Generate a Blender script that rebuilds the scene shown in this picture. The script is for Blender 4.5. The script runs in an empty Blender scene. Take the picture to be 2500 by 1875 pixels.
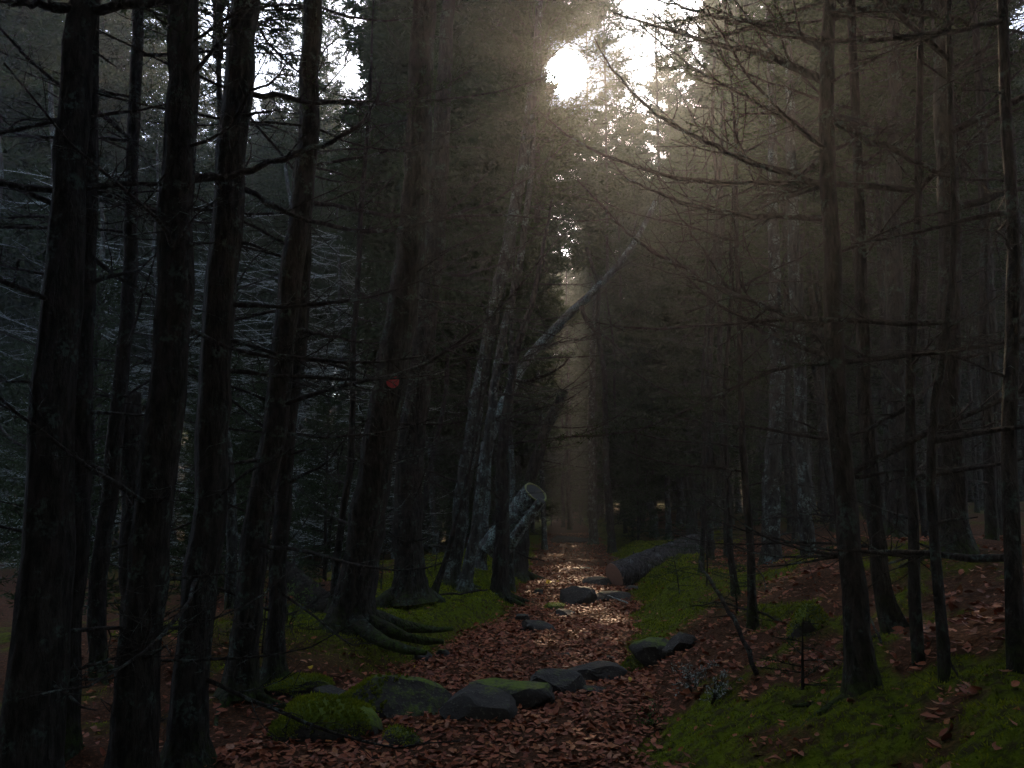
import bpy, math, random
import numpy as np
from mathutils import Vector, Matrix, Euler, noise as mnoise

C = bpy.context.scene
COL = C.collection
rad = math.radians
rng = np.random.default_rng(11)
R = random.Random(5)

# ------------------------------------------------------------------ camera
F = 2000.0                     # focal length in photo pixels (photo is 2500 wide)
PITCH = rad(8.0)
EYE = np.array([0.0, 0.0, 1.6])
cam_d = bpy.data.cameras.new('camera')
cam_d.sensor_width = 36.0
cam_d.lens = 36.0 * F / 2500.0
cam_d.clip_start = 0.05
cam_d.clip_end = 2000
cam = bpy.data.objects.new('camera', cam_d)
cam.location = EYE
cam.rotation_euler = (rad(90) + PITCH, 0, 0)
COL.objects.link(cam)
C.camera = cam

# ------------------------------------------------------------------ sky, sun, exposure
SUN_EL, SUN_AZ = rad(28.7), rad(4.12)
SUN = Vector((math.cos(SUN_EL) * math.sin(SUN_AZ), math.cos(SUN_EL) * math.cos(SUN_AZ), math.sin(SUN_EL)))
SUN_STRENGTH = 5.0
SKY_STRENGTH = 0.15
EXPOSURE = 1.1
HAZE_DENSITY = 0.0016
HAZE_ANISO = 0.72

world = bpy.data.worlds.new('World')
C.world = world
world.use_nodes = True
wt = world.node_tree
wt.nodes.clear()


def nd(tree, kind, **kw):
    n = tree.nodes.new(kind)
    for k, v in kw.items():
        setattr(n, k, v)
    return n


def math_node(tree, op, a, b=None, clamp=False):
    n = nd(tree, 'ShaderNodeMath', operation=op, use_clamp=clamp)
    for i, v in enumerate((a, b)):
        if v is None:
            continue
        if isinstance(v, (int, float)):
            n.inputs[i].default_value = v
        else:
            tree.links.new(v, n.inputs[i])
    return n.outputs[0]


def mix_rgb(tree, fac, a, b, blend='MIX'):
    n = nd(tree, 'ShaderNodeMix', data_type='RGBA', blend_type=blend)
    for i, v in ((0, fac), (6, a), (7, b)):
        if isinstance(v, (int, float)):
            n.inputs[i].default_value = v
        elif isinstance(v, (tuple, list)):
            n.inputs[i].default_value = tuple(v) + ((1,) if len(v) == 3 else ())
        else:
            tree.links.new(v, n.inputs[i])
    return n.outputs[2]


def ramp(tree, fac, lo, hi):
    n = nd(tree, 'ShaderNodeMapRange', interpolation_type='SMOOTHSTEP')
    tree.links.new(fac, n.inputs[0])
    n.inputs[1].default_value = lo
    n.inputs[2].default_value = hi
    return n.outputs[0]


sky = nd(wt, 'ShaderNodeTexSky', sky_type='NISHITA', sun_disc=False)
sky.sun_elevation = SUN_EL
sky.sun_rotation = SUN_AZ
sky.air_density = 1.0
sky.dust_density = 1.3
sky.ozone_density = 3.0
geo = nd(wt, 'ShaderNodeTexCoord')
dot = nd(wt, 'ShaderNodeVectorMath', operation='DOT_PRODUCT')
nrm = nd(wt, 'ShaderNodeVectorMath', operation='NORMALIZE')
wt.links.new(geo.outputs['Generated'], nrm.inputs[0])
wt.links.new(nrm.outputs[0], dot.inputs[0])
dot.inputs[1].default_value = SUN
ang = math_node(wt, 'MULTIPLY', math_node(wt, 'ARCCOSINE', math_node(wt, 'MINIMUM', dot.outputs['Value'], 0.9999999)), 180 / math.pi)
core = math_node(wt, 'SUBTRACT', 1.0, ramp(wt, ang, 1.0, 1.5))          # the sun and its blown-out ring
halo = math_node(wt, 'SUBTRACT', 1.0, ramp(wt, ang, 2.6, 6.5))          # blue lens glare painted into the sky round the sun
veil = mix_rgb(wt, 1.0, sky.outputs[0], (3.0, 3.3, 3.8), 'ADD')               # thin bright cloud over the whole sky
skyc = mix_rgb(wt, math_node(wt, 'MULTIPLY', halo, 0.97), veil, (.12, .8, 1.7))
skyc = mix_rgb(wt, core, skyc, (150.0, 160.0, 165.0))
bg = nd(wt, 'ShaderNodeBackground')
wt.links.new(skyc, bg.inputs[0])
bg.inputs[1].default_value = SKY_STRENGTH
wo = nd(wt, 'ShaderNodeOutputWorld')
wt.links.new(bg.outputs[0], wo.inputs[0])

sun_d = bpy.data.lights.new('sun', 'SUN')
sun_d.energy = SUN_STRENGTH
sun_d.angle = rad(0.5)
sun_d.color = (1.0, 0.74, 0.48)
sun = bpy.data.objects.new('sun', sun_d)
sun.rotation_euler = SUN.to_track_quat('Z', 'Y').to_euler()
sun.location = (4, 40, 40)
COL.objects.link(sun)

C.view_settings.view_transform = 'Standard'
C.view_settings.look = 'None'
C.view_settings.gamma = 1
C.view_settings.use_curve_mapping = False
C.view_settings.exposure = EXPOSURE
C.render.engine = 'CYCLES'
cy = C.cycles
cy.max_bounces = 4
cy.diffuse_bounces = 2
cy.glossy_bounces = 2
cy.transmission_bounces = 2
cy.volume_bounces = 0
cy.transparent_max_bounces = 4
cy.use_denoising = True
cy.caustics_reflective = False
cy.caustics_refractive = False
cy.sample_clamp_indirect = 3.0


# ------------------------------------------------------------------ geometry helpers
class MB:
    """Collects tubes, blades and sheets and links them as one mesh."""

    def __init__(self):
        self.v, self.q, self.t, self.n = [], [], [], 0
        self.tint = []

    def add(self, v, q=None, t=None, tint=None):
        v = np.asarray(v, dtype=np.float32).reshape(-1, 3)
        if q is not None and len(q):
            self.q.append(np.asarray(q, dtype=np.int32).reshape(-1, 4) + self.n)
        if t is not None and len(t):
            self.t.append(np.asarray(t, dtype=np.int32).reshape(-1, 3) + self.n)
        self.v.append(v)
        self.tint.append(np.zeros(len(v), np.float32) if tint is None else np.asarray(tint, np.float32))
        self.n += len(v)

    def tube(self, pts, radii, sides=6, cap=False, lump=0.0, flute=0.0):
        pts = np.asarray(pts, dtype=float)
        radii = np.asarray(radii, dtype=float)
        n = len(pts)
        tan = np.gradient(pts, axis=0)
        tan /= np.linalg.norm(tan, axis=1)[:, None] + 1e-9
        ref = np.array([0.0, 0.0, 1.0]) if abs(tan[0][2]) < 0.8 else np.array([1.0, 0.0, 0.0])
        a = np.cross(tan, ref)
        a /= np.linalg.norm(a, axis=1)[:, None] + 1e-9
        b = np.cross(tan, a)
        th = np.arange(sides) / sides * 2 * math.pi
        rr = radii[:, None] * np.ones((1, sides))
        if lump:
            k = rng.normal(0, lump, (n, sides))
            rr = rr * (1 + k)
        if flute:
            fl = np.zeros((n, sides))
            for m in (3, 5):
                fl += np.sin(m * th + rng.uniform(0, 6.28))[None, :] * 0.5
            rr = rr * (1 + flute * fl * np.linspace(1, 0.15, n)[:, None])
        v = pts[:, None, :] + rr[:, :, None] * (np.cos(th)[None, :, None] * a[:, None, :] + np.sin(th)[None, :, None] * b[:, None, :])
        i = np.arange(n - 1)[:, None] * sides
        j = np.arange(sides)[None, :]
        j2 = (j + 1) % sides
        q = np.stack([i + j, i + j2, i + sides + j2, i + sides + j], -1).reshape(-1, 4)
        tr = None
        v = v.reshape(-1, 3)
        if cap:
            v = np.vstack([v, pts[:1], pts[-1:]])
            c0, c1 = n * sides, n * sides + 1
            jj = np.arange(sides)
            k2 = (jj + 1) % sides
            tr = np.vstack([np.stack([np.full(sides, c0), k2, jj], -1),
                            np.stack([np.full(sides, c1), (n - 1) * sides + jj, (n - 1) * sides + k2], -1)])
        self.add(v, q, tr)

    def blades(self, P, D, L, W, fold=0.25, tint=None):
        """diamond shaped leaves: base P, direction D, length L, width W"""
        P = np.asarray(P, float)
        D = np.asarray(D, float)
        n = len(P)
        if n == 0:
            return
        D = D / (np.linalg.norm(D, axis=1)[:, None] + 1e-9)
        rnd = rng.normal(size=(n, 3))
        S = np.cross(D, rnd)
        S /= np.linalg.norm(S, axis=1)[:, None] + 1e-9
        N = np.cross(D, S)
        L = np.broadcast_to(np.asarray(L, float), (n,))[:, None]
        W = np.broadcast_to(np.asarray(W, float), (n,))[:, None]
        m = P + D * L * 0.45 + N * W * fold
        v = np.stack([P, m + S * W / 2, P + D * L, m - S * W / 2], 1).reshape(-1, 3)
        q = np.arange(n * 4).reshape(-1, 4)
        self.add(v, q, tint=None if tint is None else np.repeat(tint, 4))

    def mesh(self, name, mats, smooth=True):
        me = bpy.data.meshes.new(name)
        v = np.vstack(self.v)
        q = np.vstack(self.q) if self.q else np.zeros((0, 4), np.int32)
        t = np.vstack(self.t) if self.t else np.zeros((0, 3), np.int32)
        me.vertices.add(len(v))
        me.vertices.foreach_set('co', v.astype(np.float32).ravel())
        nl = len(q) * 4 + len(t) * 3
        me.loops.add(nl)
        me.loops.foreach_set('vertex_index', np.concatenate([q.ravel(), t.ravel()]).astype(np.int32))
        me.polygons.add(len(q) + len(t))
        st = np.concatenate([np.arange(len(q)) * 4, len(q) * 4 + np.arange(len(t)) * 3]).astype(np.int32)
        me.polygons.foreach_set('loop_start', st)
        me.polygons.foreach_set('use_smooth', np.full(len(st), smooth, dtype=bool))
        at = me.attributes.new('tint', 'FLOAT', 'POINT')
        at.data.foreach_set('value', np.concatenate(self.tint))
        me.update(calc_edges=True)
        me.validate()
        for m in (mats if isinstance(mats, (list, tuple)) else [mats]):
            me.materials.append(m)
        return me


def link(name, me, parent=None, loc=None):
    o = bpy.data.objects.new(name, me)
    COL.objects.link(o)
    if parent is not None:
        o.parent = parent
    if loc is not None:
        o.location = loc
    return o


def tag(o, label=None, cat=None, group=None, kind=None):
    for k, v in (('label', label), ('category', cat), ('group', group), ('kind', kind)):
        if v:
            o[k] = v
    return o


def thing(name, label, cat, loc=(0, 0, 0), group=None):
    o = bpy.data.objects.new(name, None)
    o.empty_display_size = 0.2
    COL.objects.link(o)
    o.location = loc
    return tag(o, label, cat, group)


def hash2(ix, iy, s):
    h = (ix * 374761393 + iy * 668265263 + s * 974711) & 0x7fffffff
    h = ((h ^ (h >> 13)) * 1274126177) & 0x7fffffff
    return ((h ^ (h >> 16)) & 0xffff) / 65535.0


def vnoise(x, y, s=0):
    x = np.asarray(x, float)
    y = np.asarray(y, float)
    ix = np.floor(x).astype(np.int64)
    iy = np.floor(y).astype(np.int64)
    fx, fy = x - ix, y - iy
    fx = fx * fx * (3 - 2 * fx)
    fy = fy * fy * (3 - 2 * fy)
    a, b = hash2(ix, iy, s), hash2(ix + 1, iy, s)
    c, d = hash2(ix, iy + 1, s), hash2(ix + 1, iy + 1, s)
    return (a * (1 - fx) + b * fx) * (1 - fy) + (c * (1 - fx) + d * fx) * fy - 0.5


def fbm(x, y, s=0, o=3):
    r = 0
    for k in range(o):
        r = r + vnoise(np.asarray(x) * 2 ** k, np.asarray(y) * 2 ** k, s + k) / 2 ** k
    return r


def sstep(a, b, x):
    t = np.clip((np.asarray(x, float) - a) / (b - a), 0, 1)
    return t * t * (3 - 2 * t)


# ------------------------------------------------------------------ the lie of the land
PY = [-30, 3, 5, 8.4, 11.3, 17.6, 26, 35, 60, 100]
PXC = [-2.0, -.72, -.5, .15, .8, 1.45, 1.9, 2.45, 4.0, 6.5]
PHW = [1.3, 1.35, 1.3, 1.05, .95, 1.1, 1.15, 1.1, 1.1, 1.1]


def xc(y):
    return np.interp(y, PY, PXC)


def hw(y):
    return np.interp(y, PY, PHW)


def ground_z(x, y):
    x = np.asarray(x, float)
    y = np.asarray(y, float)
    wob = 0.22 * vnoise(x * 0 + y * 0.9, y * 0 + 3.3, 7)
    e = x - xc(y)
    r = e - (hw(y) + wob)              # right of the right edge
    l = -e - (hw(y) + wob)             # left of the left edge
    z = 0.05 * fbm(x * .9, y * .9, 3) + 0.10 * fbm(x * .25, y * .25, 9)
    z = z + np.clip((0.40 - .23 * sstep(10, 13.5, y) * sstep(40, 24, y)) * np.clip(r, 0, None) * sstep(-.1, .8, r), 0, 1.0) + 0.03 * np.clip(r - 3, 0, 14)
    z = z + 0.12 * sstep(0, 0.35, r) * sstep(12, 8, y) + 0.22 * sstep(0, .5, r) * sstep(9, 12, y) * sstep(30, 20, y) * sstep(2.5, 1.0, r)
    bank = sstep(6.0, 8.0, y) * sstep(24, 18, y)
    z = z + bank * (0.24 * sstep(0.0, 0.45, l) + 0.10 * sstep(.3, 1.2, l)) - 0.45 * sstep(1.6, 6, l)
    z = z + (0.16 * fbm(x * 1.4, y * 1.4, 21) + .05 * fbm(x * 4, y * 4, 25)) * sstep(.1, .8, np.maximum(r, l))
    rr = np.hypot(x, y - 10)
    z = z + .32 * np.clip(rr - 50, 0, 45)               # the wooded slopes that close the valley
    return z


def moss_amount(x, y):
    e = np.asarray(x, float) - xc(y)
    r = e - hw(y)
    l = -e - hw(y)
    y = np.asarray(y, float)
    n = fbm(np.asarray(x) * 1.1, y * 1.1, 40) + .5 * fbm(np.asarray(x) * 3.1, y * 3.1, 44)
    left = sstep(-.1, .2, l + .25 * n) * sstep(7.0, 8.4, y) * sstep(2.6, 1.5, l + .8 * n)
    m1 = sstep(-.15, .1, r + .3 * n) * sstep(1.5, .9, r + .6 * n) * sstep(8.0, 9.3, y)           # beside the fallen log
    m2 = sstep(.1, .45, r + .5 * n) * sstep(3.2, 2.4, r + n) * sstep(7.2, 6.0, y + n) * sstep(-.16, .12, n + .5 * fbm(np.asarray(x) * 5, y * 5, 49))   # foreground right bank
    m3 = sstep(.7, 1.2, r) * sstep(3.0, 1.9, r + n) * sstep(6.0, 6.8, y) * sstep(14, 11, y) * sstep(-.15, .1, n)
    far = sstep(20, 24, y) * sstep(-.1, .3, np.maximum(l, r)) * .6
    rest = .8 * sstep(.12, .4, n) * sstep(.6, 1.2, np.maximum(l, r))
    return np.clip(np.maximum.reduce([left, m1, m2, m3, far * sstep(-.2, .3, n), rest]), 0, 1)


def moss_bump(x, y):
    return .11 * (.5 - np.abs(vnoise(x * 3.3 + .3 * vnoise(y * 4, x * 4, 5), y * 3.3, 66)) * 2) * .6 + .06 * (.4 - np.abs(fbm(x * 8, y * 8, 61)))


CP, SP = math.cos(PITCH), math.sin(PITCH)


def ray(px, py):
    a, b = (px - 1250) / F, (937.5 - py) / F
    return np.array([a, CP - b * SP, SP + b * CP])


def at_depth(px, py, y):
    d = ray(px, py)
    return EYE + d * (y / d[1])


def on_ground(px, py):
    d = ray(px, py)
    y = 2.0
    while y < 90:
        p = EYE + d * (y / d[1])
        if p[2] <= float(ground_z(p[0], p[1])):
            return np.array([p[0], p[1], float(ground_z(p[0], p[1]))])
        y += 0.03
    return np.array([p[0], p[1], float(ground_z(p[0], p[1]))])


# ------------------------------------------------------------------ materials
def new_mat(name):
    m = bpy.data.materials.new(name)
    m.use_nodes = True
    t = m.node_tree
    b = t.nodes['Principled BSDF']
    return m, t, b


def noise_tex(t, scale, detail=4, vec=None, rough=.6, dist=0.0):
    n = nd(t, 'ShaderNodeTexNoise')
    n.inputs['Scale'].default_value = scale
    n.inputs['Detail'].default_value = detail
    n.inputs['Roughness'].default_value = rough
    n.inputs['Distortion'].default_value = dist
    if vec is not None:
        t.links.new(vec, n.inputs['Vector'])
    return n.outputs['Fac']


def world_pos(t):
    return nd(t, 'ShaderNodeNewGeometry').outputs['Position']


def scaled(t, vec, s):
    n = nd(t, 'ShaderNodeVectorMath', operation='MULTIPLY')
    t.links.new(vec, n.inputs[0])
    n.inputs[1].default_value = s
    return n.outputs[0]


def bump(t, b, h, strength=.5, dist=.02):
    n = nd(t, 'ShaderNodeBump')
    n.inputs['Strength'].default_value = strength
    n.inputs['Distance'].default_value = dist
    t.links.new(h, n.inputs['Height'])
    t.links.new(n.outputs[0], b.inputs['Normal'])


def bark_mat(name, dark, light, lichen, lich_lo, lich_hi, moss_h=1.0):
    m, t, b = new_mat(name)
    p = world_pos(t)
    v = scaled(t, p, (1, 1, .3))
    n1 = noise_tex(t, 26, 5, v)
    n2 = noise_tex(t, 7, 4, p)
    n3 = noise_tex(t, 34, 3, p)
    col = mix_rgb(t, ramp(t, n1, .35, .65), dark, light)
    lf = math_node(t, 'MULTIPLY', ramp(t, n2, lich_lo, lich_hi), ramp(t, n3, .42, .58))
    col = mix_rgb(t, lf, col, lichen)
    if moss_h:
        tc = nd(t, 'ShaderNodeTexCoord')
        sep = nd(t, 'ShaderNodeSeparateXYZ')
        t.links.new(tc.outputs['Object'], sep.inputs[0])
        mh = math_node(t, 'SUBTRACT', 1.0, ramp(t, math_node(t, 'ADD', sep.outputs[2], math_node(t, 'MULTIPLY', n2, .9)), moss_h * .5, moss_h * 1.5))
        col = mix_rgb(t, math_node(t, 'MULTIPLY', mh, ramp(t, n3, .3, .6)), col, (.045, .075, .012))
    t.links.new(col, b.inputs['Base Color'])
    b.inputs['Roughness'].default_value = .9
    b.inputs['Specular IOR Level'].default_value = .1
    bump(t, b, n1, 1.0, .06)
    return m


BARK = bark_mat('bark', (.010, .0085, .007), (.036, .031, .026), (.06, .085, .07), .52, .66, .5)
BARK_LICHEN = bark_mat('lichen_bark', (.018, .017, .015), (.06, .06, .054), (.15, .20, .185), .48, .64, .5)
BARK_PALE = bark_mat('pale_lichen_bark', (.04, .042, .04), (.09, .095, .09), (.19, .26, .24), .40, .58, 0)
TWIG = bark_mat('twig_bark', (.015, .012, .010), (.04, .034, .028), (.09, .12, .105), .5, .66, 0)
TWIG_LICHEN = bark_mat('lichen_twig', (.10, .105, .10), (.22, .24, .235), (.42, .50, .49), .26, .44, 0)


def leafy_mat(name, a, b_, rough=.5, trans=.25, spec=.4):
    m, t, b = new_mat(name)
    at = nd(t, 'ShaderNodeAttribute', attribute_name='tint')
    oi = nd(t, 'ShaderNodeObjectInfo')
    f = math_node(t, 'FRACT', math_node(t, 'ADD', at.outputs['Fac'], oi.outputs['Random']))
    col = mix_rgb(t, f, a, b_)
    t.links.new(col, b.inputs['Base Color'])
    b.inputs['Roughness'].default_value = rough
    b.inputs['Specular IOR Level'].default_value = spec
    if trans:
        tr = nd(t, 'ShaderNodeBsdfTranslucent')
        t.links.new(col, tr.inputs[0])
        mx = nd(t, 'ShaderNodeMixShader')
        mx.inputs[0].default_value = trans
        t.links.new(b.outputs[0], mx.inputs[1])
        t.links.new(tr.outputs[0], mx.inputs[2])
        t.links.new(mx.outputs[0], t.nodes['Material Output'].inputs[0])
    return m


NEEDLE = leafy_mat('spruce_needles', (.018, .035, .014), (.035, .055, .018), .7, .2, .08)
MOSSB = leafy_mat('moss_blades', (.06, .095, .006), (.24, .27, .012), .8, .3, .1)
YELLOW = leafy_mat('yellow_leaf', (.55, .36, .03), (.62, .44, .05), .5, .4, .3)
FERN = leafy_mat('fern_leaf', (.05, .10, .02), (.10, .15, .03), .6, .3, .2)


def litter_mat():
    m, t, b = new_mat('fallen_leaf')
    at = nd(t, 'ShaderNodeAttribute', attribute_name='tint')
    oi = nd(t, 'ShaderNodeObjectInfo')
    f = math_node(t, 'FRACT', math_node(t, 'ADD', at.outputs['Fac'], oi.outputs['Random']))
    cr = nd(t, 'ShaderNodeValToRGB')
    e = cr.color_ramp.elements
    e[0].position = 0
    e[0].color = (.13, .034, .016, 1)
    e[1].position = 1
    e[1].color = (.38, .19, .12, 1)
    for pos, c in ((.3, (.26, .070, .030, 1)), (.6, (.34, .105, .042, 1)), (.8, (.20, .062, .034, 1)), (.93, (.36, .14, .045, 1))):
        k = e.new(pos)
        k.color = c
    t.links.new(f, cr.inputs[0])
    n = noise_tex(t, 90, 3, world_pos(t))
    col = mix_rgb(t, math_node(t, 'MULTIPLY', ramp(t, n, .4, .7), .5), cr.outputs[0], (.05, .022, .014))
    t.links.new(col, b.inputs['Base Color'])
    b.inputs['Roughness'].default_value = .6
    b.inputs['Specular IOR Level'].default_value = .16
    return m


LITTER = litter_mat()


def ground_mat():
    m, t, b = new_mat('forest_floor')
    p = world_pos(t)
    at = nd(t, 'ShaderNodeAttribute', attribute_name='tint')
    n1 = noise_tex(t, 14, 5, p)
    n2 = noise_tex(t, 45, 4, p)
    soil = mix_rgb(t, n1, (.03, .016, .010), (.085, .04, .022))
    soil = mix_rgb(t, ramp(t, n2, .5, .66), soil, (.14, .06, .03))
    mossc = mix_rgb(t, n2, (.045, .07, .004), (.12, .15, .009))
    mossc = mix_rgb(t, ramp(t, n1, .42, .62), mossc, (.035, .032, .012))
    col = mix_rgb(t, at.outputs['Fac'], soil, mossc)
    t.links.new(col, b.inputs['Base Color'])
    b.inputs['Roughness'].default_value = .95
    b.inputs['Specular IOR Level'].default_value = .03
    h = math_node(t, 'ADD', n1, math_node(t, 'MULTIPLY', n2, .5))
    bump(t, b, h, .8, .05)
    return m


GROUND = ground_mat()


def rock_mat(name, moss):
    m, t, b = new_mat(name)
    p = world_pos(t)
    n1 = noise_tex(t, 9, 6, p)
    n2 = noise_tex(t, 40, 5, p)
    col = mix_rgb(t, n1, (.017, .015, .0125), (.05, .046, .04))
    col = mix_rgb(t, ramp(t, n2, .56, .7), col, (.115, .11, .09))
    g = nd(t, 'ShaderNodeNewGeometry')
    sep = nd(t, 'ShaderNodeSeparateXYZ')
    t.links.new(g.outputs['Normal'], sep.inputs[0])
    f = math_node(t, 'ADD', sep.outputs[2], math_node(t, 'MULTIPLY', math_node(t, 'SUBTRACT', n1, .5), 1.6))
    f = math_node(t, 'ADD', f, math_node(t, 'MULTIPLY', math_node(t, 'SUBTRACT', n2, .5), .9))
    f = ramp(t, f, .95 - moss, 1.55 - moss)
    mossc = mix_rgb(t, n2, (.035, .065, .003), (.12, .17, .006))
    col = mix_rgb(t, f, col, mossc)
    t.links.new(col, b.inputs['Base Color'])
    b.inputs['Roughness'].default_value = .75
    b.inputs['Specular IOR Level'].default_value = .22
    bump(t, b, math_node(t, 'ADD', n1, math_node(t, 'MULTIPLY', n2, .5)), .7, .03)
    return m


ROCK = rock_mat('rock', .0)
ROCK_SOME = rock_mat('rock_some_moss', .35)
ROCK_MOSS = rock_mat('rock_mossy', .8)


def cut_mat(name, a, b_, rim=None):
    m, t, b = new_mat(name)
    tc = nd(t, 'ShaderNodeTexCoord')
    n = noise_tex(t, 6, 3, tc.outputs['Object'])
    w = nd(t, 'ShaderNodeTexWave', wave_type='RINGS', rings_direction='Z')
    w.inputs['Scale'].default_value = 14
    w.inputs['Distortion'].default_value = 2
    t.links.new(tc.outputs['Object'], w.inputs['Vector'])
    col = mix_rgb(t, math_node(t, 'MULTIPLY', w.outputs['Fac'], .6), a, b_)
    col = mix_rgb(t, math_node(t, 'MULTIPLY', n, .6), col, b_)
    t.links.new(col, b.inputs['Base Color'])
    b.inputs['Roughness'].default_value = .7
    return m


CUT_PINK = cut_mat('sawn_wood', (.34, .20, .14), (.17, .09, .06))
CUT_OLD = cut_mat('old_sawn_wood', (.022, .022, .014), (.010, .009, .006))
RIM_GREEN = new_mat('mossy_rim')[0]
RIM_GREEN.node_tree.nodes['Principled BSDF'].inputs['Base Color'].default_value = (.15, .17, .045, 1)
_m, _t, _b = new_mat('red_paint')
_n = noise_tex(_t, 60, 4, world_pos(_t))
_t.links.new(mix_rgb(_t, ramp(_t, _n, .45, .8), (.62, .012, .03), (.40, .01, .02)), _b.inputs['Base Color'])
_b.inputs['Roughness'].default_value = .45
RED = _m

# ------------------------------------------------------------------ ground and path
def spaced(lo, hi, dense_lo, dense_hi, fine, coarse):
    v, x = [], lo
    while x < hi:
        v.append(x)
        dd = max(dense_lo - x, x - dense_hi, 0)
        x += fine + (coarse - fine) * min(1, dd / 14)
    v.append(hi)
    return np.array(v)


gx = spaced(-70, 70, -2.6, 4.6, .055, 1.6)
gy = spaced(-30, 100, 3.5, 15, .06, 1.6)
X, Y = np.meshgrid(gx, gy)
Z = ground_z(X, Y)
M = moss_amount(X, Y)
Z = Z + M * moss_bump(X, Y)
nx, ny = len(gx), len(gy)
i = np.arange(ny - 1)[:, None] * nx
j = np.arange(nx - 1)[None, :]
q = np.stack([i + j, i + j + 1, i + nx + j + 1, i + nx + j], -1).reshape(-1, 4)
mb = MB()
mb.add(np.stack([X, Y, Z], -1).reshape(-1, 3), q, tint=M.ravel())
ground = link('ground', mb.mesh('ground', GROUND))
tag(ground, 'forest floor of dark soil and moss under the trees', kind='structure')

# path sheet
ys = np.concatenate([np.arange(2.0, 20, .07), np.arange(20, 60, .3)])
us = np.linspace(-1, 1, 31)
YY = np.repeat(ys[:, None], 31, 1)
edge = hw(YY) + .18 * vnoise(YY * 1.7, us[None, :] * .6 + 5, 77) - .05
XX = xc(YY) + us[None, :] * edge
ZZ = ground_z(XX, YY) + .012 - .03 * (np.abs(us)[None, :] > .97)
mb = MB()
i = np.arange(len(ys) - 1)[:, None] * 31
j = np.arange(30)[None, :]
mb.add(np.stack([XX, YY, ZZ], -1).reshape(-1, 3), np.stack([i + j, i + j + 1, i + 32 + j, i + 31 + j], -1).reshape(-1, 4))
path = link('path', mb.mesh('path', GROUND))
tag(path, 'narrow footpath covered with fallen brown leaves', kind='structure')


def leaf_mesh(seed):
    r = np.random.default_rng(seed)
    L, W = r.uniform(.8, 1.1), r.uniform(.4, .62)
    st = np.linspace(0, 1, 5)
    wd = W / 2 * np.sin(math.pi * np.clip(st * .9 + .06, 0, 1)) ** .8
    wd[-1] = .02
    curl, fold = r.uniform(-.5, .7), r.uniform(.1, .6)
    v = []
    for s, w in zip(st, wd):
        zc = curl * (s - .5) ** 2
        v += [[s * L - L / 2, -w, zc + w * fold], [s * L - L / 2, 0, zc], [s * L - L / 2, w, zc + w * fold * r.uniform(.3, 1.3)]]
    f = []
    for k in range(4):
        b = k * 3
        f += [[b, b + 3, b + 4, b + 1], [b + 1, b + 4, b + 5, b + 2]]
    v = np.array(v)
    v[:, 2] -= v[:, 2].min()
    return v, np.array(f)


LEAVES = [leaf_mesh(s) for s in range(8)]


def rot_mats(n, tilt):
    az = rng.uniform(0, 2 * math.pi, n)
    ti = np.abs(rng.normal(0, tilt, n))
    ta = rng.uniform(0, 2 * math.pi, n)
    ca, sa = np.cos(az), np.sin(az)
    Rz = np.zeros((n, 3, 3))
    Rz[:, 0, 0] = ca; Rz[:, 0, 1] = -sa; Rz[:, 1, 0] = sa; Rz[:, 1, 1] = ca; Rz[:, 2, 2] = 1
    ux, uy = np.cos(ta), np.sin(ta)
    c, s = np.cos(ti), np.sin(ti)
    Rt = np.zeros((n, 3, 3))
    Rt[:, 0, 0] = c + ux * ux * (1 - c); Rt[:, 0, 1] = ux * uy * (1 - c); Rt[:, 0, 2] = uy * s
    Rt[:, 1, 0] = ux * uy * (1 - c); Rt[:, 1, 1] = c + uy * uy * (1 - c); Rt[:, 1, 2] = -ux * s
    Rt[:, 2, 0] = -uy * s; Rt[:, 2, 1] = ux * s; Rt[:, 2, 2] = c
    return Rt @ Rz


def scatter_leaf_points(n, y0, y1, power):
    y = y0 + (y1 - y0) * rng.uniform(0, 1, n) ** power
    side = rng.uniform(0, 1, n)
    u = rng.uniform(-1.12, 1.12, n)
    x = xc(y) + u * hw(y)
    off = side < .42                                    # drifted on to the right slope and between the left trunks
    xr = xc(y) + np.where(rng.uniform(0, 1, n) < .72, hw(y) + np.abs(rng.normal(0, 2.2, n)), -hw(y) - np.abs(rng.normal(0, 1.6, n)))
    x = np.where(off, xr, x)
    keep = rng.uniform(0, 1, n) > moss_amount(x, y) * .9
    return x[keep], y[keep]


x, y = scatter_leaf_points(36000, 3.2, 20, 1.5)
x2, y2 = scatter_leaf_points(5000, 14, 40, 1.2)
x, y = np.concatenate([x, x2]), np.concatenate([y, y2])
z = ground_z(x, y) + .012 + np.abs(rng.normal(0, .012, len(x)))
px_ = 1250 + F * x / (y * CP)
order = np.argsort(y)
vis = [k for k in order if 560 < px_[k] < 2200 and y[k] > 4.75][:300]
single = np.zeros(len(x), bool)
single[vis] = True
Rm = rot_mats(len(x), .42)
size = rng.uniform(.032, .08, len(x)) * np.where(y > 14, 1.25, 1)
mb = MB()
var = rng.integers(0, len(LEAVES), len(x))
tn = rng.uniform(0, 1, len(x))
for k, (lv, lf) in enumerate(LEAVES):
    idx = np.where((var == k) & ~single)[0]
    V = np.einsum('nij,vj->nvi', Rm[idx], lv) * size[idx][:, None, None] + np.stack([x, y, z], -1)[idx][:, None, :]
    Fq = lf[None] + (np.arange(len(idx)) * len(lv))[:, None, None]
    mb.add(V.reshape(-1, 3), Fq.reshape(-1, 4), tint=np.repeat(tn[idx], len(lv)))
litter = link('leaf_litter', mb.mesh('leaf_litter', LITTER))
tag(litter, 'fallen brown beech leaves strewn along the footpath and its banks', 'leaf litter', kind='stuff')
leaf_me = []
for k, (lv, lf) in enumerate(LEAVES):
    b_ = MB()
    b_.add(lv, lf)
    leaf_me.append(b_.mesh('fallen_leaf', LITTER))
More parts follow.
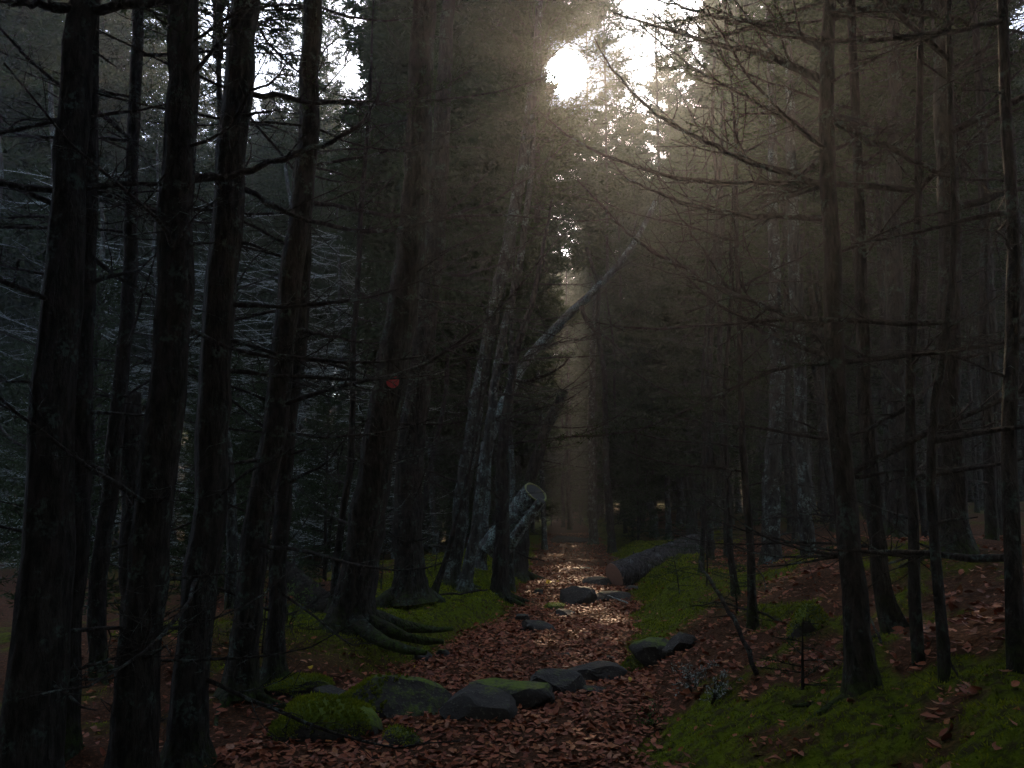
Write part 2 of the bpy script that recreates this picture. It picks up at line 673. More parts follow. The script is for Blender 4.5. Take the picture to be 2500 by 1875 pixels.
for k in vis:
    o = link('fallen_leaf', leaf_me[var[k]], path)
    o.matrix_local = Matrix.Translation((x[k], y[k], z[k])) @ Matrix([list(r_) for r_ in Rm[k]]).to_4x4() @ Matrix.Scale(size[k], 4)

# moss on the banks
n = 300000
my = 3.0 + 23 * rng.uniform(0, 1, n) ** 1.5
mx = xc(my) + rng.uniform(-4.2, 4.4, n)
ma = moss_amount(mx, my)
keep = (ma > .25) & (rng.uniform(0, 1, n) < ma)
mx, my = mx[keep], my[keep]
mz = ground_z(mx, my) + moss_amount(mx, my) * moss_bump(mx, my)
mb = MB()
D = rng.normal(0, .75, (len(mx), 3))
D[:, 2] = 1
grow = np.where(my > 12, 2.0, np.where(my > 7, 1.4, 1))
mb.blades(np.stack([mx, my, mz - .006], -1), D, rng.uniform(.012, .032, len(mx)) * grow, rng.uniform(.005, .010, len(mx)) * grow, tint=np.clip(.5 + 1.3 * fbm(mx * 2.6, my * 2.6, 90) + rng.uniform(-.25, .25, len(mx)), 0, .99))
moss = link('moss', mb.mesh('moss', MOSSB))
tag(moss, 'bright green moss carpeting the banks beside the footpath', 'moss', kind='stuff')


# ------------------------------------------------------------------ branches, crowns
def bent(p0, d0, L, n, r, droop=0.0, lift=0.0, wig=.06):
    """a polyline of n points from p0 along d0; droops first, lifts at the tip"""
    pts = [np.array(p0, float)]
    d = np.array(d0, float)
    d /= np.linalg.norm(d)
    st = L / (n - 1)
    for k in range(1, n):
        t = k / (n - 1)
        d = d + np.array([r.normal(0, wig), r.normal(0, wig), r.normal(0, wig) - droop * st * (1 - t) + lift * st * t])
        d /= np.linalg.norm(d)
        pts.append(pts[-1] + d * st)
    return np.array(pts)


def twigs_on(mb, pts, r0, r, density=9.0, tl=.45, sub=True, sides=3, flat=True, first=.15, needle=None, up=0.0):
    seg = np.linalg.norm(np.diff(pts, axis=0), axis=1)
    L = seg.sum()
    cum = np.concatenate([[0], np.cumsum(seg)]) / L
    nt = max(2, int(L * density))
    ends = []
    for k in range(nt):
        t = first + (1 - first) * (k + r.uniform(0, 1)) / nt
        t = min(t, .99)
        p = np.array([np.interp(t, cum, pts[:, a]) for a in range(3)])
        p2 = np.array([np.interp(min(1, t + .03), cum, pts[:, a]) for a in range(3)])
        d = p2 - p
        d /= np.linalg.norm(d) + 1e-9
        s = np.cross(d, [0, 0, 1.0])
        s /= np.linalg.norm(s) + 1e-9
        sg = 1 if k % 2 else -1
        an = r.uniform(.55, 1.15)
        dd = d * math.cos(an) + s * sg * math.sin(an) + np.array([0, 0, r.normal(up, .28 if flat else .6)])
        ll = tl * r.uniform(.35, 1.1) * (1.15 - t * .75)
        tp = bent(p, dd, ll, 4, r, droop=.3, lift=.9, wig=.12)
        rr = r0 * (1 - .75 * t) * .42
        rr = max(rr, .0022)
        mb.tube(tp, np.linspace(rr, rr * .45, 4), sides)
        ends.append(tp)
        if sub:
            for _ in range(r.integers(1, 4)):
                q_ = tp[r.integers(1, 4)]
                d3 = (tp[-1] - tp[0]) / ll + r.normal(0, .7, 3)
                tq = bent(q_, d3, ll * r.uniform(.25, .55), 3, r, lift=.6, wig=.15)
                mb.tube(tq, np.linspace(rr * .6, rr * .35, 3), 3)
                ends.append(tq)
    return ends


def needles_on(mb, lines, r, per_m=55, nl=.05, nw=.012):
    P, D = [], []
    for tp in lines:
        ll = np.linalg.norm(tp[-1] - tp[0])
        k = max(3, int(ll * per_m))
        t = r.uniform(.1, 1, k) * (len(tp) - 1)
        i0 = np.minimum(t.astype(int), len(tp) - 2)
        p = tp[i0] + (tp[i0 + 1] - tp[i0]) * (t - i0)[:, None]
        d = tp[i0 + 1] - tp[i0]
        d = d / (np.linalg.norm(d, axis=1)[:, None] + 1e-9)
        P.append(p)
        D.append(d * .8 + r.normal(0, .65, (k, 3)))
    P, D = np.vstack(P), np.vstack(D)
    mb.blades(P, D, r.uniform(.6, 1.2, len(P)) * nl, nw, tint=np.full(len(P), 0.0) + r.uniform(0, .5, len(P)))


def dead_branch_mesh(seed, L, r0, density, mat, lift=.5, droop=.35, tl=.4):
    r = np.random.default_rng(seed)
    mb = MB()
    pts = bent((0, 0, 0), (1, 0, r.uniform(-.1, .25)), L, 10, r, droop=droop, lift=lift, wig=.075)
    mb.tube(pts, np.linspace(r0, r0 * .22, 10), 5, lump=.12)
    twigs_on(mb, pts, r0, r, density, tl)
    return mb.mesh('branch', mat)


DEAD = [dead_branch_mesh(100 + k, [1.1, 1.5, 1.9, 1.3, 2.2, .8, 1.7, 2.5][k], [.012, .014, .017, .012, .02, .010, .015, .021][k], 11, TWIG, .2 + .12 * (k % 4), .15 + .15 * (k % 3), .42) for k in range(8)]
STUBS = [dead_branch_mesh(140 + k, .25 + .12 * k, .011, 3, TWIG, .1, .3, .12) for k in range(4)]


def live_branch_mesh(seed, L):
    r = np.random.default_rng(seed)
    mb = MB()
    pts = bent((0, 0, 0), (1, 0, .1), L, 9, r, droop=.6, lift=.5, wig=.05)
    mb.tube(pts, np.linspace(.014, .004, 9), 4)
    ends = twigs_on(mb, pts, .014, r, 14, .38, True)
    n_bark = sum(len(a) for a in mb.q)
    needles_on(mb, ends + [pts[4:]], r, 90, .034, .007)
    me = mb.mesh('live_branch', [TWIG, NEEDLE])
    ids = np.zeros(len(me.polygons), np.int32)
    ids[n_bark:] = 1
    me.polygons.foreach_set('material_index', ids)
    return me


LIVE = [live_branch_mesh(200 + k, [1.0, 1.4, 1.8, 1.2, 2.1][k]) for k in range(5)]


def crown_mesh(seed, L, Rr, nb, dens, per=7, fine=.6, pw=.75, at=None, chink=(1.6, 4.6)):
    r = np.random.default_rng(seed)
    mb = MB()
    mb.tube(np.array([[0, 0, 0], [r.normal(0, .05), r.normal(0, .05), L * .5], [0, 0, L]]), [.055, .035, .006], 5)
    P, D, LL = [], [], []
    for k in range(nb):
        t = ((k + r.uniform(0, 1)) / nb) ** .85
        z = t * L * .98
        az = r.uniform(0, 2 * math.pi)
        bl = Rr * (1 - t) ** pw * r.uniform(.45, 1.15) + .18
        if t < .18:
            bl *= r.uniform(.4, 1.0)
        pts = bent((0, 0, z), (math.cos(az), math.sin(az), .25 + .5 * t), bl, 6, r, droop=.7, lift=.5, wig=.05)
        mb.tube(pts, np.linspace(.014, .004, 6), 3)
        ns = int(dens * bl) + 2
        tt = r.uniform(.18, 1, ns) * 5
        i0 = np.minimum(tt.astype(int), 4)
        p = pts[i0] + (pts[i0 + 1] - pts[i0]) * (tt - i0)[:, None]
        d = pts[i0 + 1] - pts[i0]
        d = d / np.linalg.norm(d, axis=1)[:, None]
        side = np.cross(d, [0, 0, 1.0])
        sg = r.choice([-1, 1], ns)
        dd = d * .7 + side * sg[:, None] * r.uniform(.4, 1.1, ns)[:, None] + np.stack([np.zeros(ns), np.zeros(ns), r.normal(-.1, .25, ns)], -1)
        dd /= np.linalg.norm(dd, axis=1)[:, None]
        sl = r.uniform(.12, .34, ns) * (1.1 - tt / 10)
        for a in np.linspace(0.0, .98, per):
            P.append(p + dd * (sl * a)[:, None])
            D.append(dd + r.normal(0, .55, (ns, 3)))
            LL.append((sl * r.uniform(.35, .6, ns) + .04) * fine)
    n_bark = sum(len(a) for a in mb.q)
    P, D, LL = np.vstack(P), np.vstack(D), np.concatenate(LL)
    if at is not None:                       # the chink in the foliage through which the sun shines
        sd = np.array(SUN)
        rel = P + D * LL[:, None] * .5 + np.asarray(at) - EYE
        dist = rel @ sd
        off = np.linalg.norm(rel - dist[:, None] * sd, axis=1) / np.maximum(dist, .1)
        deg = np.degrees(np.arctan(off))
        keep = r.uniform(0, 1, len(P)) < .03 + .97 * sstep(chink[0], chink[1], deg)
        keep &= deg > 1.22 + .1 * r.normal(size=len(P))
        P, D, LL = P[keep], D[keep], LL[keep]
    mb.blades(P, D, LL, LL * r.uniform(.2, .34, len(LL)), tint=r.uniform(0, .5, len(P)))
    me = mb.mesh('crown', [TWIG, NEEDLE])
    ids = np.zeros(len(me.polygons), np.int32)
    ids[n_bark:] = 1
    me.polygons.foreach_set('material_index', ids)
    return me


CROWNS = [crown_mesh(300, 7.0, 2.2, 190, 24), crown_mesh(301, 6.0, 1.9, 160, 25), crown_mesh(302, 8.0, 2.5, 210, 22),
          crown_mesh(303, 6.5, 2.1, 150, 22), crown_mesh(304, 7.5, 2.3, 190, 22)]
TALL_CROWNS = [crown_mesh(310 + k, 17.0, 2.4, 260, 42, 4, 1.45, .45) for k in range(3)]
SPARSE_CROWNS = [crown_mesh(330 + k, 15.0, 3.0, 140, 32, 4, 1.0) for k in range(3)]
LOW_CROWNS = [crown_mesh(320 + k, 5.0, 1.5, 130, 22) for k in range(3)]


def hides_sun(base, L, rad_, margin=.12):
    """would a crown of this height and width stand between the viewer and the sun?"""
    y = base[1]
    if y < 1:
        return False
    sx, sz = y * math.tan(SUN_AZ), 1.6 + y * math.tan(SUN_EL) / math.cos(SUN_AZ)
    t = (sz - base[2]) / L
    if t < -.05 or t > 1.03:
        return False
    return abs(sx - base[0]) < rad_ * max(0, 1 - t) ** .6 + .25 + margin


def crown_size(me):
    v = np.array([me.vertices[i].co[:] for i in range(0, len(me.vertices), 37)])
    return v[:, 2].max(), np.percentile(np.hypot(v[:, 0], v[:, 1])[v[:, 2] < v[:, 2].max() * .35], 97)




CSIZE = {m.name: crown_size(m) for m in CROWNS + TALL_CROWNS + LOW_CROWNS + SPARSE_CROWNS}


def whorls_mesh(seed, z0, z1, nb, mat, lmax):
    """the dead lower branches of one trunk, too fine to tell apart from a distance"""
    r = np.random.default_rng(seed)
    mb = MB()
    for k in range(nb):
        z = z0 + (z1 - z0) * (k + r.uniform(0, 1)) / nb
        az = r.uniform(0, 2 * math.pi)
        L = lmax * r.uniform(.35, 1.0)
        pts = bent((0, 0, z), (math.cos(az), math.sin(az), r.uniform(-.15, .3)), L, 6, r, droop=.4, lift=.4, wig=.09)
        mb.tube(pts, np.linspace(.012, .003, 6), 3)
        twigs_on(mb, pts, .012, r, 7, .4, True)
    return mb.mesh('dead_branches', mat)


WHORL = [whorls_mesh(400 + k, .5, 7.5, 44, TWIG, 1.5) for k in range(3)]
WHORL_L = [whorls_mesh(420 + k, .3, 7.5, 62, TWIG_LICHEN, 1.9) for k in range(4)]


def trunk_mesh(pts, radii, mat, sides=12, flare=1.0):
    """pts relative to the base; adds a root flare"""
    pts = np.asarray(pts, float)
    radii = np.asarray(radii, float)
    seg = np.concatenate([[0], np.cumsum(np.linalg.norm(np.diff(pts, axis=0), axis=1))])
    n = max(12, int(seg[-1] / .22))
    s = np.concatenate([np.linspace(0, .5, 6, endpoint=False), np.linspace(.5, seg[-1], n)])
    P = np.stack([np.interp(s, seg, pts[:, a]) for a in range(3)], -1)
    for _ in range(2):
        P[1:-1] = (P[:-2] + 2 * P[1:-1] + P[2:]) / 4
    rr = np.interp(s, seg, radii)
    ph = rng.uniform(0, 6.28, 4)
    am = .018 * sstep(0, 1.2, s)
    P[:, 0] += am * (np.sin(s * 1.3 + ph[0]) + .5 * np.sin(s * 3.1 + ph[1]))
    P[:, 1] += am * (np.sin(s * 1.1 + ph[2]) + .5 * np.sin(s * 2.7 + ph[3]))
    P[6:, :2] += rng.normal(0, .08, (len(P) - 6, 2)) * rr[6:, None]
    rr = rr * (1 + flare * .75 * np.exp(-s / .16)) * (1 + rng.normal(0, .02, len(s)))
    mb = MB()
    th = np.arange(sides)
    mb.tube(P, rr, sides, lump=.025, flute=.10 * flare)
    if flare > .5 and radii[0] > .035:          # surface roots
        for _ in range(4):
            az = rng.uniform(0, 6.28)
            L = radii[0] * rng.uniform(3, 6)
            k = np.linspace(0, 1, 6)
            rp = np.stack([np.cos(az + .4 * k) * (radii[0] * .6 + L * k), np.sin(az + .4 * k) * (radii[0] * .6 + L * k), radii[0] * 1.1 * (1 - k) ** 2 - .02 - .05 * k], -1)
            mb.tube(rp, radii[0] * (.5 - .38 * k), 6, lump=.1)
    return mb.mesh('trunk', mat), P, rr


def px_tree(label, pix, depth, w0, w1, nb=14, mat=BARK, top=13.0, group=None, bmax=2.0, crown=True, live=0, name='spruce_tree', base_px=None, zb=(0.5, 6.5), flare=1.0, dead=DEAD):
    """a tree whose trunk follows photo pixels (bottom to top) at the given distance"""
    if depth is None:
        b = on_ground(*pix[0])
        depth = b[1]
    P = [at_depth(a, c, depth) for a, c in pix]
    gz = float(ground_z(P[0][0], depth))
    if P[0][2] > gz + .02:                                      # run on down to the ground
        d = P[0] - P[1]
        d = d / abs(d[2]) if abs(d[2]) > .1 else np.array([0, 0, -1.])
        P.insert(0, P[0] + d * (P[0][2] - gz))
    P = np.array(P)
    base = np.array([P[0][0], depth, float(ground_z(P[0][0], depth)) - .04])
    if top:
        d = P[-1] - P[-2]
        d /= np.linalg.norm(d)
        d = d * .5 + np.array([0, 0, .5])
        ext = []
        z, p = P[-1][2], P[-1].copy()
        while p[2] < top - .01:
            step = min(1.5, top - p[2]) + .001
            p = p + d / d[2] * step
            d = d * .75 + np.array([0, 0, .25])
            ext.append(p.copy())
        if ext:
            P = np.vstack([P, ext])
    rel = P - base
    # gentle lean towards or away from the viewer so trunks do not lie in one plane
    k = rel[:, 2] / 10
    rel[:, 1] += R.uniform(-.5, .5) * k
    s = np.linspace(0, 1, len(P))
    hpx = np.concatenate([[w0] * 1, np.full(len(P) - 1, np.nan)])
    frac = np.clip(rel[:, 2] / max(.1, rel[len(pix) - 1, 2]), 0, None)
    w = w0 + (w1 - w0) * np.clip(frac, 0, 1)
    rad_ = w / 2 / F * depth
    if top:
        over = np.clip((rel[:, 2] - rel[len(pix) - 1, 2]) / max(.1, (top - base[2] - rel[len(pix) - 1, 2])), 0, 1)
        rad_ = rad_ * (1 - .85 * over)
    t = thing(name, label, 'tree', base, group)
    me, PT, RR = trunk_mesh(rel, rad_, mat, 14 if w0 > 60 else 10, flare)
    link('trunk', me, t)
    for k in range(int(nb * 1.45)):
        zz = R.uniform(*zb)
        ii = int(np.argmin(abs(PT[:, 2] - zz)))
        if PT[ii, 2] < zz - .5:
            continue
        az = R.uniform(0, 2 * math.pi)
        stub = R.random() < .2
        src = R.choice(STUBS) if stub else R.choice(dead)
        sc = R.uniform(.6, 1.1) * bmax / 2.0 * (1.5 if stub else 1)
        tip = base + PT[ii] + np.array([math.cos(az), math.sin(az), 0]) * 2.2 * sc
        if tip[1] < 2.6 and abs(tip[0]) < 2.4:
            az = -az
        o = link('branch', src, t, PT[ii])
        o.rotation_euler = (R.uniform(-.5, .5), R.uniform(-.3, .22), az)
        o.scale = (sc,) * 3
    for k in range(live):
        zz = R.uniform(max(zb[0], 1.5), min(zb[1] + 1, 5.2))
        ii = int(np.argmin(abs(PT[:, 2] - zz)))
        o = link('live_branch', R.choice(LIVE), t, PT[ii])
        o.rotation_euler = (R.uniform(-.3, .3), R.uniform(-.15, .3), R.uniform(0, 6.28))
        o.scale = (R.uniform(.8, 1.3),) * 3
    if crown and top:
        cm = R.choice(CROWNS)
        ci = int(np.argmin(abs(PT[:, 2] - (PT[-1, 2] - 6.0))))
        o = link('crown', cm, t, PT[ci])
        d = PT[-1] - PT[ci]
        o.rotation_euler = Vector(d).to_track_quat('Z', 'Y').to_euler()
        cl, cr_ = CSIZE[cm.name]
        w_ = 1.25
        while w_ > .2 and hides_sun(base + PT[ci], cl, cr_ * w_):
            w_ -= .08
        o.scale = (w_, w_, 1)
    return t, base, PT, RR


def px_branch(tree, pix, d0, d1, r0, density=8, tl=.6, needle=False, mat=TWIG, seed=0, up=.15, nscale=1.0):
    """one particular branch of a tree, following photo pixels from the trunk outwards"""
    t, base = tree[0], tree[1]
    r = np.random.default_rng(seed + 1000)
    n = len(pix)
    pts = np.array([at_depth(a, c, d0 + (d1 - d0) * k / (n - 1)) for k, (a, c) in enumerate(pix)]) - base
    if len(tree) > 2:                                           # start inside the trunk
        ii = int(np.argmin(abs(tree[2][:, 2] - pts[0][2])))
        pts[0] = tree[2][ii]
    s = np.linspace(0, n - 1, n * 4)
    P = np.stack([np.interp(s, range(n), pts[:, a]) for a in range(3)], -1)
    for _ in range(3):
        P[1:-1] = (P[:-2] + 2 * P[1:-1] + P[2:]) / 4
    P[1:-1] += r.normal(0, .008, (len(P) - 2, 3))
    mb = MB()
    mb.tube(P, np.linspace(r0, r0 * .25, len(P)), 6, lump=.1)
    ends = twigs_on(mb, P, r0, r, density, tl, True, flat=False, first=.12, up=up)
    nbk = sum(len(a) for a in mb.q)
    mats = [mat]
    if needle:
        needles_on(mb, ends, r, 70, .04 * nscale, .009 * nscale)
        mats = [mat, NEEDLE]
    me = mb.mesh('branch', mats)
    if needle:
        ids = np.zeros(len(me.polygons), np.int32)
        ids[nbk:] = 1
        me.polygons.foreach_set('material_index', ids)
    return link('branch', me, t)


# ------------------------------------------------------------------ the trees one can tell apart, left of the path
T1 = px_tree('thick dark trunk standing closest to the left edge of the picture', [(72, 1875), (85, 1600), (110, 1080), (122, 900), (170, 450), (205, 0)], 4.3, 140, 80, 16)
T2 = px_tree('slim straight dark trunk just right of the thickest trunk at the left edge', [(155, 1875), (168, 1700), (198, 1080), (215, 600), (230, 170), (236, 0)], 5.4, 56, 34, 12)
T3 = px_tree('slender spruce between the slim straight trunk and the leaning pair of dark trunks', [(240, 1760), (240, 1430), (285, 960), (300, 740), (320, 170), (326, 0)], 7.0, 42, 28, 14)
T3b = px_tree('short gnarled dead snag with a swollen knobbly top among the left trunks', [(322, 1650), (326, 1400), (318, 1200), (312, 1060), (298, 960)], 7.8, 52, 70, 4, top=None, name='dead_snag', zb=(.5, 2.2))
T4 = px_tree('broad dark trunk leaning right, left one of the foreground pair', [(325, 1875), (340, 1700), (370, 1480), (400, 1080), (430, 620), (460, 230), (468, 0)], 4.8, 98, 76, 18)
T5 = px_tree('broad dark trunk leaning right, right one of the foreground pair', [(452, 1875), (456, 1780), (478, 1400), (500, 1080), (530, 700), (565, 250), (582, 0)], 5.2, 80, 74, 18)
T6 = px_tree('tall trunk leaning right whose foot stands at the edge of the brown leaves', [(588, 1697), (598, 1560), (625, 1320), (675, 1020), (725, 630), (745, 430), (768, 0)], None, 64, 48, 16, live=2)
T7 = px_tree('narrow trunk directly behind the flat mossy stones on the left', [(668, 1668), (675, 1500), (697, 1135), (715, 950), (735, 600), (745, 300)], None, 45, 30, 14, live=2)
T8 = px_tree('thin pale curved stem in the gap behind the leaning trunks', [(560, 1560), (566, 1200), (548, 950), (540, 700)], 9.6, 28, 18, 10, BARK_LICHEN)
T9 = px_tree('thin crooked sapling stem left of the trunk with the red disc', [(812, 1500), (825, 1330), (848, 1150), (856, 880), (868, 680), (882, 400)], 8.8, 19, 12, 18, bmax=1.5, top=8, crown=False)
T10 = px_tree('stout leaning trunk that carries the red trail disc', [(852, 1535), (885, 1330), (912, 1190), (953, 965), (985, 780), (1000, 650), (1015, 450), (1028, 250), (1050, 0)], None, 90, 58, 18, live=3, crown=False)
T11 = px_tree('upright dark trunk right of the trunk with the red disc', [(1000, 1470), (995, 1300), (1003, 1150), (1015, 1000), (1035, 870), (1045, 700), (1075, 400)], None, 74, 46, 18, live=4, crown=False)
T12 = px_tree('leaning trunk with flaking lichen, middle of the tight clump beside the path', [(1095, 1430), (1122, 1280), (1150, 1100), (1165, 960), (1190, 840), (1215, 700), (1262, 520)], None, 42, 32, 16, BARK_LICHEN, live=3, crown=False)
T13 = px_tree('pale lichen covered stem leaning right behind the clump beside the path', [(1138, 1418), (1160, 1280), (1190, 1080), (1205, 950), (1235, 800), (1270, 640)], 12.6, 30, 20, 14, BARK_LICHEN, crown=False)
T13b = px_tree('thinnest bent stem at the front of the clump beside the path', [(1062, 1440), (1100, 1340), (1130, 1200), (1160, 1060)], 11.2, 16, 9, 8, bmax=1.0, top=5, crown=False)
T14 = px_tree('dark trunk at the right end of the clump bending over the path', [(1222, 1395), (1226, 1250), (1232, 1050), (1260, 850), (1300, 720), (1325, 600), (1345, 520), (1352, 450)], 13.2, 42, 7, 30, live=6, top=None, crown=False, zb=(1, 9.3))
ci_ = -1
cl_ = T14[1] + T14[2][ci_]
o_ = link('crown', crown_mesh(890, 5.6, 1.25, 260, 34, 6, .62, .3, cl_ - np.array([.27, 0, .6]), (1.3, 2.4)), T14[0], T14[2][ci_] - np.array([.27, 0, .6]))
T15 = px_tree('lichen covered dead trunk leaning far over towards the path', [(1165, 1385), (1185, 1100), (1215, 1010), (1290, 870), (1380, 770), (1455, 700), (1505, 650), (1570, 560), (1610, 480)], 15.0, 42, 14, 30, BARK_PALE, top=None, name='leaning_tree', zb=(2.5, 6), bmax=1.6, flare=.5)
T16 = px_tree('dark leaning tree with drooping green boughs behind the propped sawn log', [(1268, 1375), (1290, 1200), (1330, 1050), (1375, 955)], 16.5, 42, 26, 10, top=None, name='leaning_tree', zb=(1.5, 4), live=8)
T17 = px_tree('stem covered in pale lichen close left of the upright sawn log', [(1247, 1370), (1249, 1200), (1245, 1000), (1250, 800)], 14.5, 16, 12, 8, BARK_LICHEN, top=8, crown=False)

# right of the path
R1 = px_tree('tallest near trunk on the right bank with long branches reaching over the path', [(2106, 1700), (2092, 1500), (2075, 1250), (2050, 960), (2042, 700), (2045, 380), (2060, 0)], None, 60, 34, 16, live=1)
R2 = px_tree('trunk with a curved foot just behind the tallest right hand trunk', [(2188, 1540), (2155, 1450), (2128, 1250), (2108, 960), (2110, 750), (2090, 400), (2072, 100)], None, 40, 20, 14)
R3 = px_tree('thin crooked stem with clumps of moss near the right edge', [(2256, 1800), (2235, 1500), (2220, 1250), (2225, 960), (2245, 700), (2268, 430), (2290, 150), (2295, 0)], 4.6, 29, 15, 14)
R4 = px_tree('thin stem that kinks to the right at head height on the right bank', [(2312, 1875), (2300, 1600), (2288, 1400), (2285, 1200), (2300, 960), (2332, 870), (2348, 700), (2352, 500)], 4.2, 27, 15, 12)
R5 = px_tree('mossy trunk cut off by the right edge of the picture', [(2482, 1875), (2478, 1500), (2496, 1100), (2508, 600)], 3.9, 42, 30, 10)
R6 = px_tree('thick dark trunk with a spreading foot at the back of the right slope', [(2330, 1350), (2325, 1100), (2320, 700), (2315, 150), (2315, 0)], None, 62, 44, 14)
R7 = px_tree('grey trunk lit from the path, left of two on top of the right bank', [(1885, 1385), (1890, 1100), (1895, 900), (1890, 500)], 12.5, 46, 34, 14, BARK_LICHEN, crown=False)
R8 = px_tree('grey trunk lit from the path, right of two on top of the right bank', [(1978, 1390), (1960, 1100), (1950, 700), (1945, 400)], 11.6, 34, 26, 14, BARK_LICHEN, crown=False)
R9 = px_tree('dark sapling stem standing on the moss above the leaf slope', [(1838, 1540), (1832, 1300), (1825, 1050), (1815, 800), (1806, 500)], None, 20, 11, 14, bmax=1.5, top=7, crown=False)
R10 = px_tree('thin bent sapling with one sided twigs near the end of the fallen log', [(1797, 1455), (1780, 1340), (1767, 1100), (1775, 900), (1787, 760)], None, 15, 10, 18, bmax=1.4, top=7, crown=False)
R11 = px_tree('thin straight sapling between the fallen log and the lit grey trunks', [(1712, 1395), (1720, 1200), (1722, 950), (1730, 700)], 12.5, 12, 8, 14, bmax=1.4, top=8, crown=False)
R12 = px_tree('dark trunk half hidden behind the trunk with the curved foot', [(2192, 1345), (2182, 900), (2175, 300)], 10.8, 50, 36, 14)
R13 = px_tree('slim trunk standing alone on the right leaf slope under hanging twigs', [(2425, 1420), (2420, 1100), (2410, 700), (2405, 300)], 8.0, 30, 20, 14)

# long particular branches
for k, (tr, pix, d0, d1, r0, dn, tl, nee) in enumerate([
    (R1, [(2034, 157), (1890, 135), (1744, 108), (1635, 76), (1500, 32)], R1[1][1], 6.2, 0.0285, 12, .55, True),
    (R1, [(2036, 114), (1934, 76), (1804, 49), (1706, 32), (1608, 0)], R1[1][1], 5.8, 0.0255, 12, .5, True),
    (R1, [(2030, 330), (1880, 266), (1744, 200), (1679, 157), (1560, 60)], R1[1][1], 6.5, 0.0225, 12, .6, True),
    (R1, [(2030, 418), (1847, 401), (1717, 347), (1608, 287), (1500, 185), (1450, 90)], R1[1][1], 6.6, 0.0225, 12, .6, False),
    (R1, [(2032, 530), (1804, 526), (1684, 504), (1554, 450), (1480, 390)], R1[1][1], 6.3, 0.0210, 12, .55, False),
    (R1, [(2028, 754), (1880, 749), (1804, 727), (1733, 689), (1636, 635), (1554, 590), (1500, 535), (1410, 440)], R1[1][1], 6.4, 0.0240, 11, .5, False),
    (R1, [(2035, 857), (1934, 835), (1836, 792), (1717, 716), (1640, 640)], R1[1][1], 6.0, 0.0195, 11, .45, False),
    (R1, [(2055, 240), (2200, 380), (2320, 440), (2500, 440)], R1[1][1], 4.6, 0.0210, 9, .5, False),
    (R1, [(2060, 30), (2170, 15), (2290, 40), (2500, 80)], R1[1][1], 4.4, 0.0300, 10, .6, True),
    (R9, [(1812, 720), (1740, 640), (1680, 560), (1600, 420)], R9[1][1], 7.2, 0.0165, 11, .45, False),
    (R3, [(2262, 430), (2400, 310), (2500, 260)], 4.6, 4.4, 0.0180, 8, .4, False),
    (R3, [(2225, 1000), (2120, 1060), (2010, 1060), (1900, 1000)], 4.6, 5.5, 0.0150, 8, .4, False),
    (T4, [(455, 441), (560, 430), (745, 372), (850, 330), (925, 250), (930, 200)], 4.8, 5.6, 0.0255, 9, .5, False),
    (T1, [(150, 440), (300, 445), (420, 450), (520, 440)], 4.3, 4.9, 0.0210, 8, .45, False),
    (T1, [(205, 15), (320, 12), (430, 8), (560, -30)], 4.3, 4.2, 0.0330, 8, .5, True),
    (T1, [(195, 25), (80, 12), (0, 5)], 4.3, 4.0, 0.0330, 8, .5, True),
    (T2, [(205, 650), (300, 690), (410, 740), (500, 760)], 5.4, 5.0, 0.0180, 8, .4, False),
    (T5, [(560, 440), (700, 520), (860, 570), (1010, 560), (1120, 500), (1190, 420)], 5.2, 7.0, 0.0210, 9, .6, False),
    (T5, [(570, 200), (720, 240), (900, 260), (1060, 230), (1150, 170)], 5.2, 6.8, 0.0225, 10, .65, True),
    (T6, [(735, 480), (900, 520), (1050, 540), (1200, 500), (1330, 400), (1400, 330)], T6[1][1], 9.0, 0.0210, 9, .6, False),
    (T6, [(700, 800), (800, 815), (900, 840), (980, 830)], T6[1][1], 7.5, 0.0180, 9, .45, False),
    (T10, [(1000, 660), (1120, 680), (1240, 640), (1330, 560)], T10[1][1], 10.5, 0.0210, 9, .5, False),
    (T11, [(1040, 830), (1150, 880), (1260, 870)], T11[1][1], 9.5, 0.0180, 9, .5, True),
    (T15, [(1420, 740), (1440, 800), (1490, 830), (1545, 885)], 15.0, 14.6, 0.0450, 5, .5, False),
    (T14, [(1240, 930), (1300, 930), (1370, 900), (1400, 860)], 13.2, 13.0, 0.0375, 8, .5, True),
]):
    px_branch(tr, pix, d0, d1, r0, dn, tl, nee, seed=k)

# red trail disc on the leaning trunk
dpt = at_depth(963, 960, T10[1][1])
rel = dpt - T10[1]
ii = int(np.argmin(abs(T10[2][:, 2] - rel[2])))
axis_pt = T10[1] + T10[2][ii]
axd = Vector(T10[2][ii + 1] - T10[2][ii - 1]).normalized()
to_cam = Vector(EYE - axis_pt)
nrm_ = (to_cam - axd * to_cam.dot(axd)).normalized()
off_x = dpt[0] - axis_pt[0]
pos = Vector(axis_pt) + nrm_ * (T10[3][ii] * 1.06) + Vector((off_x * .6, 0, 0))
mbk = MB()
mbk.tube(np.array([[0, 0, -.012], [0, 0, 0.006], [0, 0, .009]]), [.063, .063, .060], 28, cap=True)
disc = link('trail_disc', mbk.mesh('trail_disc', RED, False))
disc.location = pos
disc.rotation_euler = nrm_.to_track_quat('Z', 'Y').to_euler()
tag(disc, 'round red trail marker disc nailed to the leaning trunk', 'trail marker')
mbk = MB()
mbk.tube(np.array([[0, 0, .0085], [0, 0, .012]]), [.005, .004], 8, cap=True)
nail_m = new_mat('rusty_nail')[0]
nail_m.node_tree.nodes['Principled BSDF'].inputs['Base Color'].default_value = (.1, .06, .04, 1)
link('nail', mbk.mesh('nail', nail_m), disc)

